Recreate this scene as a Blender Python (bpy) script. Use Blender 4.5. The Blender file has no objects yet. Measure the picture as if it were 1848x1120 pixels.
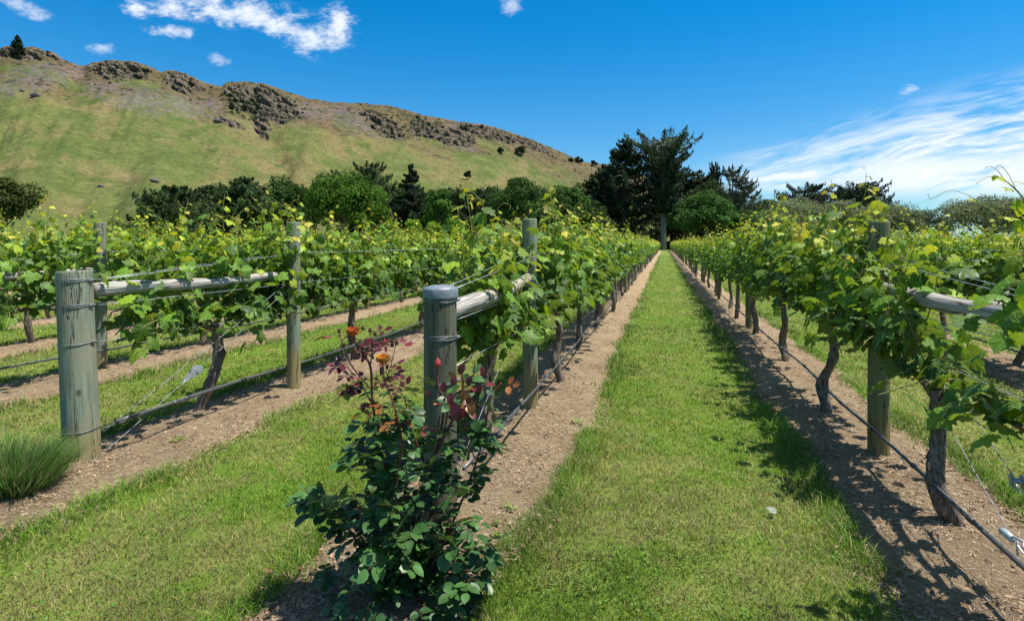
import bpy, math, random
import numpy as np
from mathutils import Vector, Matrix
R = math.radians
rng = np.random.default_rng(7); random.seed(7)
scene = bpy.context.scene
COL = scene.collection

# ------------------------------------------------------------------ camera, sky, sun, exposure
ALPHA = math.atan(0.275)                    # the camera looks this far left of the vine rows
CA, SA = math.cos(ALPHA), math.sin(ALPHA)
H_EYE = 1.5
cam_d = bpy.data.cameras.new('camera'); cam = bpy.data.objects.new('camera', cam_d); COL.objects.link(cam)
cam.location = (0, 0, H_EYE); cam.rotation_euler = (R(90), 0, ALPHA)
cam_d.sensor_width = 36; cam_d.lens = 36*1000/1848
cam_d.shift_y = -120/1848
cam_d.clip_start = 0.05; cam_d.clip_end = 8000
scene.camera = cam
SUN_EL = R(69); SUN_DIR = np.array([.95, .10, 0]); SUN_DIR /= np.linalg.norm(SUN_DIR)
SUN_DIR = np.array([SUN_DIR[0]*math.cos(SUN_EL), SUN_DIR[1]*math.cos(SUN_EL), math.sin(SUN_EL)])
sun_d = bpy.data.lights.new('sun', 'SUN'); sun = bpy.data.objects.new('sun', sun_d); COL.objects.link(sun)
sun_d.energy = 4.8; sun_d.angle = R(.5); sun_d.color = (1, .955, .88)
sun.rotation_euler = Vector(SUN_DIR).to_track_quat('Z', 'Y').to_euler(); sun.location = (30, 10, 60)
scene.view_settings.view_transform = 'Standard'; scene.view_settings.look = 'None'
scene.view_settings.exposure = 0.72; scene.view_settings.gamma = 1
scene.cycles.max_bounces = 6; scene.cycles.diffuse_bounces = 3; scene.cycles.transmission_bounces = 4
scene.cycles.transparent_max_bounces = 4

class NT:
    """small helper to write node trees"""
    def __init__(s, nt): s.nt = nt; s.n = nt.nodes; s.l = nt.links
    def new(s, t, **kw):
        n = s.n.new(t)
        for k, v in kw.items(): setattr(n, k, v)
        return n
    def put(s, inp, v):
        if isinstance(v, bpy.types.NodeSocket): s.l.new(v, inp)
        elif v is not None:
            if hasattr(inp.default_value, '__len__') and hasattr(v, '__len__') and len(inp.default_value) == 4 and len(v) == 3: v = (*v, 1)
            inp.default_value = v
    def m(s, op, a, b=None, c=None, clamp=False):
        n = s.new('ShaderNodeMath', operation=op, use_clamp=clamp)
        s.put(n.inputs[0], a); s.put(n.inputs[1], b) if b is not None else None
        if c is not None: s.put(n.inputs[2], c)
        return n.outputs[0]
    def vm(s, op, a, b=None):
        n = s.new('ShaderNodeVectorMath', operation=op); s.put(n.inputs[0], a)
        if b is not None: s.put(n.inputs[1], b)
        return n.outputs['Value'] if op in ('DOT_PRODUCT', 'LENGTH') else n.outputs[0]
    def mix(s, f, a, b, t='MIX'):
        n = s.new('ShaderNodeMix', data_type='RGBA', blend_type=t); s.put(n.inputs[0], f); s.put(n.inputs[6], a); s.put(n.inputs[7], b)
        return n.outputs[2]
    def ss(s, v, a, b):
        n = s.new('ShaderNodeMapRange', interpolation_type='SMOOTHSTEP'); s.put(n.inputs[0], v); n.inputs[1].default_value = a; n.inputs[2].default_value = b
        return n.outputs[0]
    def noise(s, vec, scale, detail=4, rough=.55, dist=0, out=0):
        n = s.new('ShaderNodeTexNoise'); s.put(n.inputs['Vector'], vec)
        n.inputs['Scale'].default_value = scale; n.inputs['Detail'].default_value = detail; n.inputs['Roughness'].default_value = rough; n.inputs['Distortion'].default_value = dist
        return n.outputs[out]
    def comb(s, x, y, z=0):
        n = s.new('ShaderNodeCombineXYZ'); s.put(n.inputs[0], x); s.put(n.inputs[1], y); s.put(n.inputs[2], z); return n.outputs[0]
    def mapping(s, vec, scale=(1,1,1), rot=(0,0,0), loc=(0,0,0)):
        n = s.new('ShaderNodeMapping'); s.put(n.inputs[0], vec); n.inputs[1].default_value = loc; n.inputs[2].default_value = rot; n.inputs[3].default_value = scale; return n.outputs[0]
    def bump(s, h, strength=.5, dist=.02):
        n = s.new('ShaderNodeBump'); s.put(n.inputs['Height'], h); n.inputs['Strength'].default_value = strength; n.inputs['Distance'].default_value = dist; return n.outputs[0]

world = bpy.data.worlds.new('World'); scene.world = world; world.use_nodes = True
W = NT(world.node_tree); W.n.clear()
sky = W.new('ShaderNodeTexSky', sky_type='NISHITA', sun_disc=False)
sky.sun_elevation = SUN_EL; sky.sun_rotation = math.atan2(SUN_DIR[0], SUN_DIR[1]); sky.air_density = 1.0; sky.dust_density = .3; sky.ozone_density = 3.0; sky.altitude = 300
tc = W.new('ShaderNodeTexCoord').outputs['Generated']
fw = W.m('MAXIMUM', W.vm('DOT_PRODUCT', tc, (-SA, CA, 0)), .05)
U = W.m('DIVIDE', W.vm('DOT_PRODUCT', tc, (CA, SA, 0)), fw)
V = W.m('DIVIDE', W.vm('DOT_PRODUCT', tc, (0, 0, 1)), fw)
UV = W.comb(U, V, 0)
front = W.m('GREATER_THAN', W.vm('DOT_PRODUCT', tc, (-SA, CA, 0)), .08)
def blob(px, py, w, h, ang=0, soft=1.0):
    """a soft patch of sky in a fixed direction; px, py are only read as directions"""
    m = W.mapping(W.vm('SUBTRACT', UV, ((px-924)/1000, (440-py)/1000, 0)), (1, 1, 1), (0, 0, R(-ang)))
    m = W.vm('MULTIPLY', m, (1000/w, 1000/h, 0))
    return W.m('SUBTRACT', 1, W.vm('LENGTH', m), clamp=True)
def msum(L):
    a = L[0]
    for b in L[1:]: a = W.m('MAXIMUM', a, b)
    return a
cum = msum([blob(430, 22, 190, 40, -8), blob(520, 55, 120, 40, -28), blob(612, 50, 55, 60, -60), blob(252, 15, 46, 24), blob(330, 22, 80, 22, -5),
            blob(305, 56, 60, 18, -6)])
puff = msum([blob(38, 14, 72, 20, -18), blob(182, 86, 34, 17, 0), blob(395, 109, 32, 17, -12),
            blob(922, 8, 26, 34, -70), blob(1640, 162, 26, 15, 0)])
n1 = W.noise(W.vm('MULTIPLY', UV, (1, 1.5, 1)), 17, 9, .62, .35)
n2 = W.noise(W.mapping(W.vm('MULTIPLY', UV, (1, 2.2, 1)), (1,1,1), (0,0,R(25))), 42, 8, .7, .8)
nn_ = W.m('SUBTRACT', W.m('ADD', W.m('MULTIPLY', n1, 1.9), W.m('MULTIPLY', n2, .9)), 1.4)
cumd = W.ss(W.m('ADD', W.m('MULTIPLY', cum, .62), nn_), .06, .78)
puffd = W.m('MULTIPLY', W.ss(W.m('ADD', W.m('MULTIPLY', puff, .75), nn_), .12, .85), .6)
cumd = W.m('MULTIPLY', cumd, W.ss(cum, 0, .40)); puffd = W.m('MULTIPLY', puffd, W.ss(puff, 0, .3))
# streaks of high cloud fanning out to the right
rotv = W.mapping(UV, (1, 1, 1), (0, 0, R(-13)))
wv = W.noise(rotv, 2.2, 3, .5, 0, 1)
rv = W.vm('ADD', rotv, W.vm('MULTIPLY', wv, (.12, .10, 0)))
st = W.noise(W.vm('MULTIPLY', rv, (1.0, 6.5, 1)), 4.2, 8, .60, .5)
st2 = W.noise(W.vm('MULTIPLY', rv, (2.6, 22, 1)), 5.0, 6, .6, .3)
# upper edge: from (1240,285) rising to (1848,120); lower edge near the horizon
up = W.m('SUBTRACT', W.m('ADD', W.m('MULTIPLY', U, .27), .062), V)
region = W.m('MULTIPLY', W.ss(up, -.03, .085), W.ss(U, .26, .50))
region = W.m('MULTIPLY', region, W.m('ADD', W.m('MULTIPLY', W.ss(V, .065, .115), .9), .1))
cird = W.m('MULTIPLY', W.ss(W.m('ADD', W.m('MULTIPLY', st, .72), W.m('MULTIPLY', st2, .36)), .41, .66), region)
low = W.m('MULTIPLY', W.m('MULTIPLY', W.ss(V, .06, .12), W.m('SUBTRACT', 1, W.ss(V, .125, .21))), W.ss(U, .30, .75))
cird = W.m('MAXIMUM', cird, W.m('MULTIPLY', low, W.ss(W.m('ADD', W.m('MULTIPLY', st, .7), W.m('MULTIPLY', st2, .35)), .34, .54)))
dens = W.m('MULTIPLY', W.m('MAXIMUM', W.m('MULTIPLY', W.m('MAXIMUM', cumd, puffd), .90), W.m('MULTIPLY', cird, .92)), front)
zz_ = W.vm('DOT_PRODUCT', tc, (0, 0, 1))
tint = W.mix(W.ss(zz_, .0, .40), (.47, .74, .84, 1), (.025, .68, 1.02, 1)); tint = W.mix(W.ss(zz_, .46, .75), tint, (1.25, 1.18, .98, 1))  # unseen sky overhead tinted brighter and warmer, as added fill for the shadows
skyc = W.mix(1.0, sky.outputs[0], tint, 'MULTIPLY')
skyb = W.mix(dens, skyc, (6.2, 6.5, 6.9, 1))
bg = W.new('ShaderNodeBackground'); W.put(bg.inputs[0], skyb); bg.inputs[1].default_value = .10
wo = W.new('ShaderNodeOutputWorld'); W.l.new(bg.outputs[0], wo.inputs[0])

# ------------------------------------------------------------------ helpers
def P(px, py, zc):
    """world point seen in direction (px, py) at depth zc, for reading measured places off the photograph"""
    xc = (px-924)/1000*zc
    return np.array([xc*CA - zc*SA, xc*SA + zc*CA, H_EYE + (440-py)/1000*zc])
def project(p):
    xc = p[..., 0]*CA + p[..., 1]*SA; zc = -p[..., 0]*SA + p[..., 1]*CA
    return 924+1000*xc/zc, 440-1000*(p[..., 2]-H_EYE)/zc, zc
def Pg(px, zc, z=0):
    p = P(px, 440, zc); p[2] = z; return p

def _h(ix, iy, iz, seed):
    n = (ix.astype(np.int64)*374761393 + iy.astype(np.int64)*668265263 + iz.astype(np.int64)*2147483647 + seed*974634777) & 0xffffffff
    n = ((n ^ (n >> 13))*1274126177) & 0xffffffff
    return ((n ^ (n >> 16)) & 0xffffff)/float(0xffffff)
def vnoise(x, y, z=None, seed=0):
    x = np.asarray(x, float); y = np.asarray(y, float); z = np.zeros_like(x) if z is None else np.asarray(z, float)
    xi, yi, zi = np.floor(x), np.floor(y), np.floor(z); fx, fy, fz = x-xi, y-yi, z-zi
    fx = fx*fx*(3-2*fx); fy = fy*fy*(3-2*fy); fz = fz*fz*(3-2*fz)
    r = 0
    for a in (0, 1):
        for b in (0, 1):
            for c in (0, 1):
                r = r + _h(xi+a, yi+b, zi+c, seed)*(fx if a else 1-fx)*(fy if b else 1-fy)*(fz if c else 1-fz)
    return r
def fbm(x, y, z=None, oct=4, seed=0, gain=.5):
    r = 0; a = 1; t = 0
    x = np.asarray(x, float); y = np.asarray(y, float)
    for i in range(oct):
        f = 2.03**i
        r = r + a*vnoise(x*f+i*17.3, y*f-i*9.1, None if z is None else np.asarray(z)*f, seed+i); t += a; a *= gain
    return r/t
def sstep(x, a, b):
    t = np.clip((np.asarray(x, float)-a)/(b-a), 0, 1); return t*t*(3-2*t)

class G:
    """collects vertices and faces and links them as ONE mesh object"""
    def __init__(s): s.v = []; s.f = []; s.c = []; s.u = []; s.n = 0
    def add(s, v, faces, col=(1, 1, 1), uv=None):
        v = np.asarray(v, float); k = len(v)
        s.v.append(v); s.c.append(np.broadcast_to(np.asarray(col, float), (k, 3)))
        s.u.append(np.zeros((k, 2)) if uv is None else uv)
        if isinstance(faces, np.ndarray): faces = [faces]
        for f in faces: s.f.append(np.asarray(f)+s.n)
        s.n += k; return s
    def build(s, name, mat, parent=None, smooth=True, origin=None):
        me = mesh_data(name, s, mat, smooth, origin)
        o = bpy.data.objects.new(name, me); COL.objects.link(o)
        if origin is not None: o.location = origin
        if parent is not None: o.parent = parent
        return o
def mesh_data(name, s, mat, smooth=True, origin=None):
    v = np.concatenate(s.v); c = np.concatenate(s.c); u = np.concatenate(s.u)
    if origin is not None: v = v-np.asarray(origin)
    me = bpy.data.meshes.new(name)
    me.vertices.add(len(v)); me.vertices.foreach_set('co', v.astype(np.float32).ravel())
    tot = np.concatenate([np.full(len(f), f.shape[1]) for f in s.f]); idx = np.concatenate([f.ravel() for f in s.f])
    me.loops.add(len(idx)); me.loops.foreach_set('vertex_index', idx.astype(np.int32))
    me.polygons.add(len(tot)); me.polygons.foreach_set('loop_start', np.concatenate([[0], np.cumsum(tot)[:-1]]).astype(np.int32))
    me.polygons.foreach_set('loop_total', tot.astype(np.int32)); me.polygons.foreach_set('use_smooth', np.full(len(tot), smooth))
    a = me.color_attributes.new('tone', 'FLOAT_COLOR', 'POINT'); a.data.foreach_set('color', np.concatenate([c, np.ones((len(c), 1))], 1).astype(np.float32).ravel())
    b = me.attributes.new('luv', 'FLOAT2', 'POINT'); b.data.foreach_set('vector', u.astype(np.float32).ravel())
    me.update(calc_edges=True); me.validate()
    if mat: me.materials.append(mat)
    return me
def unit(v): return v/np.maximum(np.linalg.norm(v, axis=-1, keepdims=True), 1e-9)
def scatter(g, tv, tf, pos, X, Y, Z, size, col, uv=None, bend=None):
    """copies of a small template (tv, tf) at pos with axes X, Y, Z and per-copy size"""
    n = len(pos); k = len(tv); size = np.asarray(size, float)
    if size.ndim == 1: size = size[:, None]
    tvb = np.broadcast_to(tv, (n, k, 3)).copy()
    if bend is not None: tvb[..., 2] += bend[:, None]*(tv[None, :, 0]**2+(tv[None, :, 1]-.3)**2)
    v = pos[:, None, :] + size[:, None, :]*(tvb[..., 0:1]*X[:, None]+tvb[..., 1:2]*Y[:, None]+tvb[..., 2:3]*Z[:, None])
    f = tf[None]+(np.arange(n)*k)[:, None, None]
    col = np.broadcast_to(np.asarray(col, float), (n, 3))
    g.add(v.reshape(-1, 3), f.reshape(-1, tf.shape[1]), np.repeat(col, k, 0), None if uv is None else np.tile(uv, (n, 1)))
def frames_from(Zd, Yd):
    """orthonormal frames: Z close to Zd, Y close to Yd"""
    Z = unit(Zd); Y = unit(Yd-(Yd*Z).sum(-1, keepdims=True)*Z); return np.cross(Y, Z), Y, Z
def tube(g, pts, rad, seg=8, col=(1, 1, 1), rough=0, cap=True, seed=0, ridge=0, fine=8.):
    pts = np.asarray(pts, float); n = len(pts); rad = np.broadcast_to(np.asarray(rad, float), (n,))
    T = unit(np.gradient(pts, axis=0)); ref = np.array([0, 0, 1.]) if abs(T[0][2]) < .9 else np.array([1., 0, 0])
    A = np.zeros((n, 3)); a = unit(np.cross(ref, T[0])[None])[0]
    for i in range(n):
        a = a-T[i]*np.dot(a, T[i]); a /= max(np.linalg.norm(a), 1e-9); A[i] = a
    B = np.cross(T, A); th = np.arange(seg)/seg*2*math.pi
    L = np.concatenate([[0], np.cumsum(np.linalg.norm(np.diff(pts, axis=0), axis=1))])
    r = np.repeat(rad[:, None], seg, 1)
    if rough or ridge:
        cs, sn = np.cos(th)[None, :], np.sin(th)[None, :]
        nz = vnoise(cs*2.2+L[:, None]*fine*.6+5, sn*2.2+0*L[:, None], L[:, None]*fine+0*cs, seed)-.5
        rd = np.abs(vnoise(cs*4+9, sn*4+0*L[:, None], L[:, None]*3+0*cs, seed+5)-.5)*2
        r = r*(1+rough*2*nz-ridge*(1-rd)**3)
    v = pts[:, None]+r[..., None]*(np.cos(th)[None, :, None]*A[:, None]+np.sin(th)[None, :, None]*B[:, None])
    i = np.arange(n-1)[:, None]*seg; j = np.arange(seg)[None]; j2 = (j+1) % seg
    q = np.stack([i+j, i+j2, i+seg+j2, i+seg+j], -1).reshape(-1, 4)
    uv = np.stack([np.repeat(th[None], n, 0), np.repeat(L[:, None], seg, 1)], -1).reshape(-1, 2)
    fs = [q]
    v = v.reshape(-1, 3)
    if cap:
        v = np.concatenate([v, pts[:1], pts[-1:]]); uv = np.concatenate([uv, [[0, 0], [0, L[-1]]]])
        jj = np.arange(seg); k2 = (jj+1) % seg
        fs += [np.stack([k2, jj, np.full(seg, n*seg)], -1), np.stack([(n-1)*seg+jj, (n-1)*seg+k2, np.full(seg, n*seg+1)], -1)]
    g.add(v, fs, col, uv); return g
def spline(ctrl, n):
    """Catmull-Rom through control points"""
    c = np.asarray(ctrl, float); c = np.concatenate([[2*c[0]-c[1]], c, [2*c[-1]-c[-2]]]); m = len(c)-3
    t = np.linspace(0, m-1e-6, n); k = t.astype(int); f = (t-k)[:, None]
    a, b, cc, d = c[k], c[k+1], c[k+2], c[k+3]
    return .5*((2*b)+(-a+cc)*f+(2*a-5*b+4*cc-d)*f**2+(-a+3*b-3*cc+d)*f**3)
def tag(o, label=None, cat=None, group=None, kind=None):
    if label: o['label'] = label
    if cat: o['category'] = cat
    if group: o['group'] = group
    if kind: o['kind'] = kind
    return o
def thing(name, loc, label, cat, group=None, rz=0):
    o = bpy.data.objects.new(name, None); COL.objects.link(o); o.location = loc; o.rotation_euler[2] = rz; o.empty_display_size = .1
    return tag(o, label, cat, group)
def link(name, me, parent=None, loc=(0, 0, 0), rot=(0, 0, 0), sc=(1, 1, 1)):
    o = bpy.data.objects.new(name, me); COL.objects.link(o); o.location = loc; o.rotation_euler = rot; o.scale = sc
    if parent is not None: o.parent = parent
    return o

# ------------------------------------------------------------------ materials
def mat(name):
    m = bpy.data.materials.new(name); m.use_nodes = True; t = NT(m.node_tree); b = t.n['Principled BSDF']; return m, t, b
def attr(t, name='tone', out='Color'):
    n = t.new('ShaderNodeAttribute'); n.attribute_name = name; return n.outputs[out]
def m_leaf(name, rough=.42, transl=.38, veins=True, spec=.5, tgain=(2.0, 1.75, .45)):
    m, t, b = mat(name); c = attr(t)
    geo = t.new('ShaderNodeNewGeometry')
    nz = t.noise(geo.outputs['Position'], 60, 2)
    c = t.mix(1.0, c, t.mix(nz, (.72, .72, .72, 1), (1.28, 1.28, 1.28, 1)), 'MULTIPLY')
    if veins:
        u = t.new('ShaderNodeSeparateXYZ'); t.l.new(attr(t, 'luv', 'Vector'), u.inputs[0])
        th = t.m('ARCTAN2', u.outputs[0], u.outputs[1]); rr = t.vm('LENGTH', attr(t, 'luv', 'Vector'))
        k = R(46)
        w = t.m('ABSOLUTE', t.m('SUBTRACT', t.m('FRACT', t.m('ADD', t.m('DIVIDE', th, k), .5)), .5))
        d = t.m('MULTIPLY', t.m('MULTIPLY', w, k), rr)
        v = t.m('SUBTRACT', 1, t.ss(d, .006, .03))
        # side veins
        sd = t.m('ABSOLUTE', t.m('SUBTRACT', t.m('FRACT', t.m('MULTIPLY', t.m('SUBTRACT', rr, t.m('MULTIPLY', w, .5)), 8)), .5))
        v2 = t.m('MULTIPLY', t.m('SUBTRACT', 1, t.ss(sd, 0, .12)), .45)
        v = t.m('MAXIMUM', v, v2)
        c = t.mix(t.m('MULTIPLY', v, .38), c, (.30, .40, .10, 1))
        t.put(b.inputs['Normal'], t.bump(t.m('SUBTRACT', 1, v), .6, .004))
    c = t.mix(t.m('MULTIPLY', geo.outputs['Backfacing'], .45), c, (.14, .20, .09, 1))
    t.put(b.inputs['Base Color'], c); b.inputs['Roughness'].default_value = rough; b.inputs['Specular IOR Level'].default_value = spec
    tr = t.new('ShaderNodeBsdfTranslucent'); t.put(tr.inputs[0], t.mix(1.0, c, (*tgain, 1), 'MULTIPLY'))
    ms = t.new('ShaderNodeMixShader'); ms.inputs[0].default_value = transl
    t.l.new(b.outputs[0], ms.inputs[1]); t.l.new(tr.outputs[0], ms.inputs[2]); t.l.new(ms.outputs[0], t.n['Material Output'].inputs[0])
    return m
def m_tone(name, rough=.8, spec=.3, bump=None, transl=0, scale=(1, 1, 1), amt=.3, nscale=40, metal=0, local=False):
    """tone attribute times noise"""
    m, t, b = mat(name); c = attr(t); tcn = t.new('ShaderNodeTexCoord'); geo = t.new('ShaderNodeNewGeometry')
    vec = t.vm('MULTIPLY', tcn.outputs['Object'] if local else geo.outputs['Position'], scale)
    nz = t.noise(vec, nscale, 5, .6)
    c = t.mix(1.0, c, t.mix(t.ss(nz, .25, .75), (1-amt,)*3+(1,), (1+amt,)*3+(1,)), 'MULTIPLY')
    t.put(b.inputs['Base Color'], c); b.inputs['Roughness'].default_value = rough; b.inputs['Specular IOR Level'].default_value = spec; b.inputs['Metallic'].default_value = metal
    if bump: t.put(b.inputs['Normal'], t.bump(nz, bump[0], bump[1]))
    if transl:
        tr = t.new('ShaderNodeBsdfTranslucent'); t.put(tr.inputs[0], c); ms = t.new('ShaderNodeMixShader'); ms.inputs[0].default_value = transl
        t.l.new(b.outputs[0], ms.inputs[1]); t.l.new(tr.outputs[0], ms.inputs[2]); t.l.new(ms.outputs[0], t.n['Material Output'].inputs[0])
    return m
M = {}
M['leaf'] = m_leaf('vine_leaf', .46, .33, True, .38)
M['leaf_far'] = m_leaf('vine_leaf_plain', .50, .32, False, .35)
M['shoot'] = m_tone('green_shoot', .5, .4, None, .0)
M['grass'] = m_tone('grass_blade', .55, .35, None, .35, amt=.15, nscale=3)
M['straw'] = m_tone('dry_straw', .8, .2)
M['tree'] = m_tone('tree_foliage', .75, .10, None, .30, amt=.30, nscale=.8)
M['conifer'] = m_tone('conifer_foliage', .8, .12, None, .26, amt=.3, nscale=.8)
M['bark_far'] = m_tone('tree_bark', .9, .2, (.6, .05), 0, (4, 4, 1), .35, 3)
M['hose'] = m_tone('black_hose', .42, .5, None, 0, amt=.2, nscale=20)
M['hose_pale'] = M['hose']
M['rock'] = m_tone('grey_rock', .9, .2, (.8, .6), 0, amt=.4, nscale=.5)
M['rock'].node_tree.nodes['Noise Texture'].inputs['Detail'].default_value = 8

def m_bark():
    m, t, b = mat('vine_bark'); uv = attr(t, 'luv', 'Vector'); tcn = t.new('ShaderNodeTexCoord').outputs['Object']
    n1_ = t.noise(t.vm('MULTIPLY', tcn, (1, 1, .16)), 95, 6, .65, .6); n2_ = t.noise(tcn, 14, 4, .6)
    c = t.mix(t.ss(n1_, .35, .65), (.045, .034, .027, 1), (.27, .215, .17, 1)); c = t.mix(t.m('MULTIPLY', t.ss(n2_, .5, .7), .5), c, (.30, .26, .22, 1))
    t.put(b.inputs['Base Color'], c); b.inputs['Roughness'].default_value = .92; b.inputs['Specular IOR Level'].default_value = .15
    t.put(b.inputs['Normal'], t.bump(n1_, 1.0, .012)); return m
M['bark'] = m_bark()
def m_post(name, ca, cb, cc, foot=(.26, .21, .10), zfoot=.30):
    """round treated pine: turned rings, long checks, knots, yellowish foot"""
    m, t, b = mat(name); tcn = t.new('ShaderNodeTexCoord').outputs['Object']
    sp = t.new('ShaderNodeSeparateXYZ'); t.l.new(tcn, sp.inputs[0])
    grain = t.noise(t.vm('MULTIPLY', tcn, (1, 1, .04)), 70, 5, .6, .3)
    blot = t.noise(t.vm('MULTIPLY', tcn, (1, 1, .35)), 9, 4, .6)
    ring = t.noise(t.comb(0, 0, sp.outputs[2]), 130, 3, .7); ring2 = t.noise(t.vm('MULTIPLY', tcn, (.08, .08, 1)), 170, 3, .6, .2)
    c = t.mix(t.ss(grain, .3, .7), ca, cb); c = t.mix(t.ss(blot, .42, .62), c, cc)
    c = t.mix(t.m('MULTIPLY', t.ss(ring2, .5, .72), .30), c, (.10, .13, .10, 1))
    zz = t.m('ADD', sp.outputs[2], t.m('MULTIPLY', t.m('SUBTRACT', blot, .5), .15))
    fm = t.m('SUBTRACT', 1, t.ss(zz, zfoot-.10, zfoot+.10)); c = t.mix(t.m('MULTIPLY', fm, .85), c, t.mix(t.ss(grain, .3, .7), tuple(x*.7 for x in foot)+(1,), foot+(1,)))
    crack = t.noise(t.vm('MULTIPLY', t.vm('ADD', tcn, t.vm('MULTIPLY', t.noise(tcn, 5, 2, .5, 0, 1), (.03, .03, .0))), (1, 1, .028)), 26, 2, .5)
    ck = t.m('SUBTRACT', 1, t.ss(t.m('ABSOLUTE', t.m('SUBTRACT', crack, .5)), 0, .017))
    c = t.mix(t.m('MULTIPLY', ck, .85), c, (.018, .014, .010, 1))
    vor = t.new('ShaderNodeTexVoronoi'); t.put(vor.inputs['Vector'], t.vm('MULTIPLY', tcn, (1, 1, .6))); vor.inputs['Scale'].default_value = 3.6
    kn = t.m('SUBTRACT', 1, t.ss(vor.outputs['Distance'], .03, .08)); c = t.mix(t.m('MULTIPLY', kn, .8), c, (.035, .025, .015, 1))
    t.put(b.inputs['Base Color'], c); b.inputs['Roughness'].default_value = .82; b.inputs['Specular IOR Level'].default_value = .25
    hh = t.m('SUBTRACT', t.m('ADD', t.m('MULTIPLY', grain, .5), t.m('MULTIPLY', ring, .12)), t.m('MULTIPLY', ck, 1.6))
    t.put(b.inputs['Normal'], t.bump(hh, .5, .004)); return m
M['post_green'] = m_post('treated_post_green', (.13, .155, .11, 1), (.25, .285, .205, 1), (.24, .235, .16, 1), (.30, .24, .12), .24)
M['post_line'] = m_post('treated_post_line', (.14, .16, .10, 1), (.27, .28, .17, 1), (.20, .25, .19, 1), (.32, .25, .11), .42)
M['post_olive'] = m_post('treated_post_olive', (.10, .11, .055, 1), (.20, .20, .10, 1), (.17, .17, .10, 1), (.24, .19, .07), .35)
M['post_dark'] = m_post('treated_post_dark', (.07, .075, .052, 1), (.15, .155, .105, 1), (.085, .09, .06, 1), (.14, .11, .05), .2)
def m_log():
    m, t, b = mat('silvered_log'); tcn = t.new('ShaderNodeTexCoord').outputs['Object']
    g1 = t.noise(t.vm('MULTIPLY', tcn, (.05, 1, 1)), 60, 6, .6, .4); g2 = t.noise(t.vm('MULTIPLY', tcn, (.3, 1, 1)), 7, 4, .6)
    ck = t.m('SUBTRACT', 1, t.ss(t.m('ABSOLUTE', t.m('SUBTRACT', t.noise(t.vm('MULTIPLY', tcn, (.04, 1, 1)), 16, 3, .5), .5)), 0, .018))
    c = t.mix(t.ss(g1, .3, .7), (.24, .22, .19, 1), (.46, .44, .40, 1)); c = t.mix(t.m('MULTIPLY', t.ss(g2, .52, .7), .6), c, (.32, .27, .21, 1)); c = t.mix(t.m('MULTIPLY', ck, .8), c, (.06, .045, .035, 1))
    t.put(b.inputs['Base Color'], c); b.inputs['Roughness'].default_value = .85; b.inputs['Specular IOR Level'].default_value = .2
    t.put(b.inputs['Normal'], t.bump(t.m('SUBTRACT', g1, t.m('MULTIPLY', ck, 1.2)), .8, .008)); return m
M['log'] = m_log()
def m_metal(name, c1, c2, rough, metal=1.0):
    m, t, b = mat(name); tcn = t.new('ShaderNodeTexCoord').outputs['Object']; n = t.noise(tcn, 50, 4, .6)
    t.put(b.inputs['Base Color'], t.mix(t.ss(n, .35, .65), c1, c2)); b.inputs['Metallic'].default_value = metal
    t.put(b.inputs['Roughness'], t.m('ADD', t.m('MULTIPLY', n, .25), rough)); return m
M['wire'] = m_metal('galvanised_wire', (.45, .47, .50, 1), (.62, .64, .67, 1), .32, .7)
M['wire_dark'] = m_metal('weathered_wire', (.16, .17, .19, 1), (.30, .31, .33, 1), .4, .6)
M['galv'] = m_metal('galvanised_casting', (.38, .42, .46, 1), (.60, .64, .68, 1), .30, .6)
M['cap'] = m_metal('grey_plastic_cap', (.13, .155, .18, 1), (.19, .215, .24, 1), .35, 0)

def m_ground():
    m, t, b = mat('grass_ground'); pos = t.new('ShaderNodeNewGeometry').outputs['Position']
    big = t.noise(pos, .5, 4, .6); mid = t.noise(pos, 3.2, 5, .62); fin = t.noise(pos, 60, 5, .75)
    dry = t.ss(t.m('ADD', t.m('MULTIPLY', big, .5), t.m('MULTIPLY', mid, .6)), .44, .72)
    c = t.mix(dry, (.095, .170, .016, 1), (.20, .21, .055, 1))
    c = t.mix(t.m('MULTIPLY', t.ss(fin, .45, .68), .7), c, t.mix(dry, (.065, .135, .012, 1), (.16, .16, .05, 1)))
    c = t.mix(t.m('MULTIPLY', t.ss(t.noise(pos, 140, 3, .7), .52, .70), .55), c, (.26, .33, .07, 1))
    t.put(b.inputs['Base Color'], c); b.inputs['Roughness'].default_value = .85; b.inputs['Specular IOR Level'].default_value = .15
    t.put(b.inputs['Normal'], t.bump(fin, .7, .03)); return m
M['ground'] = m_ground()
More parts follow.
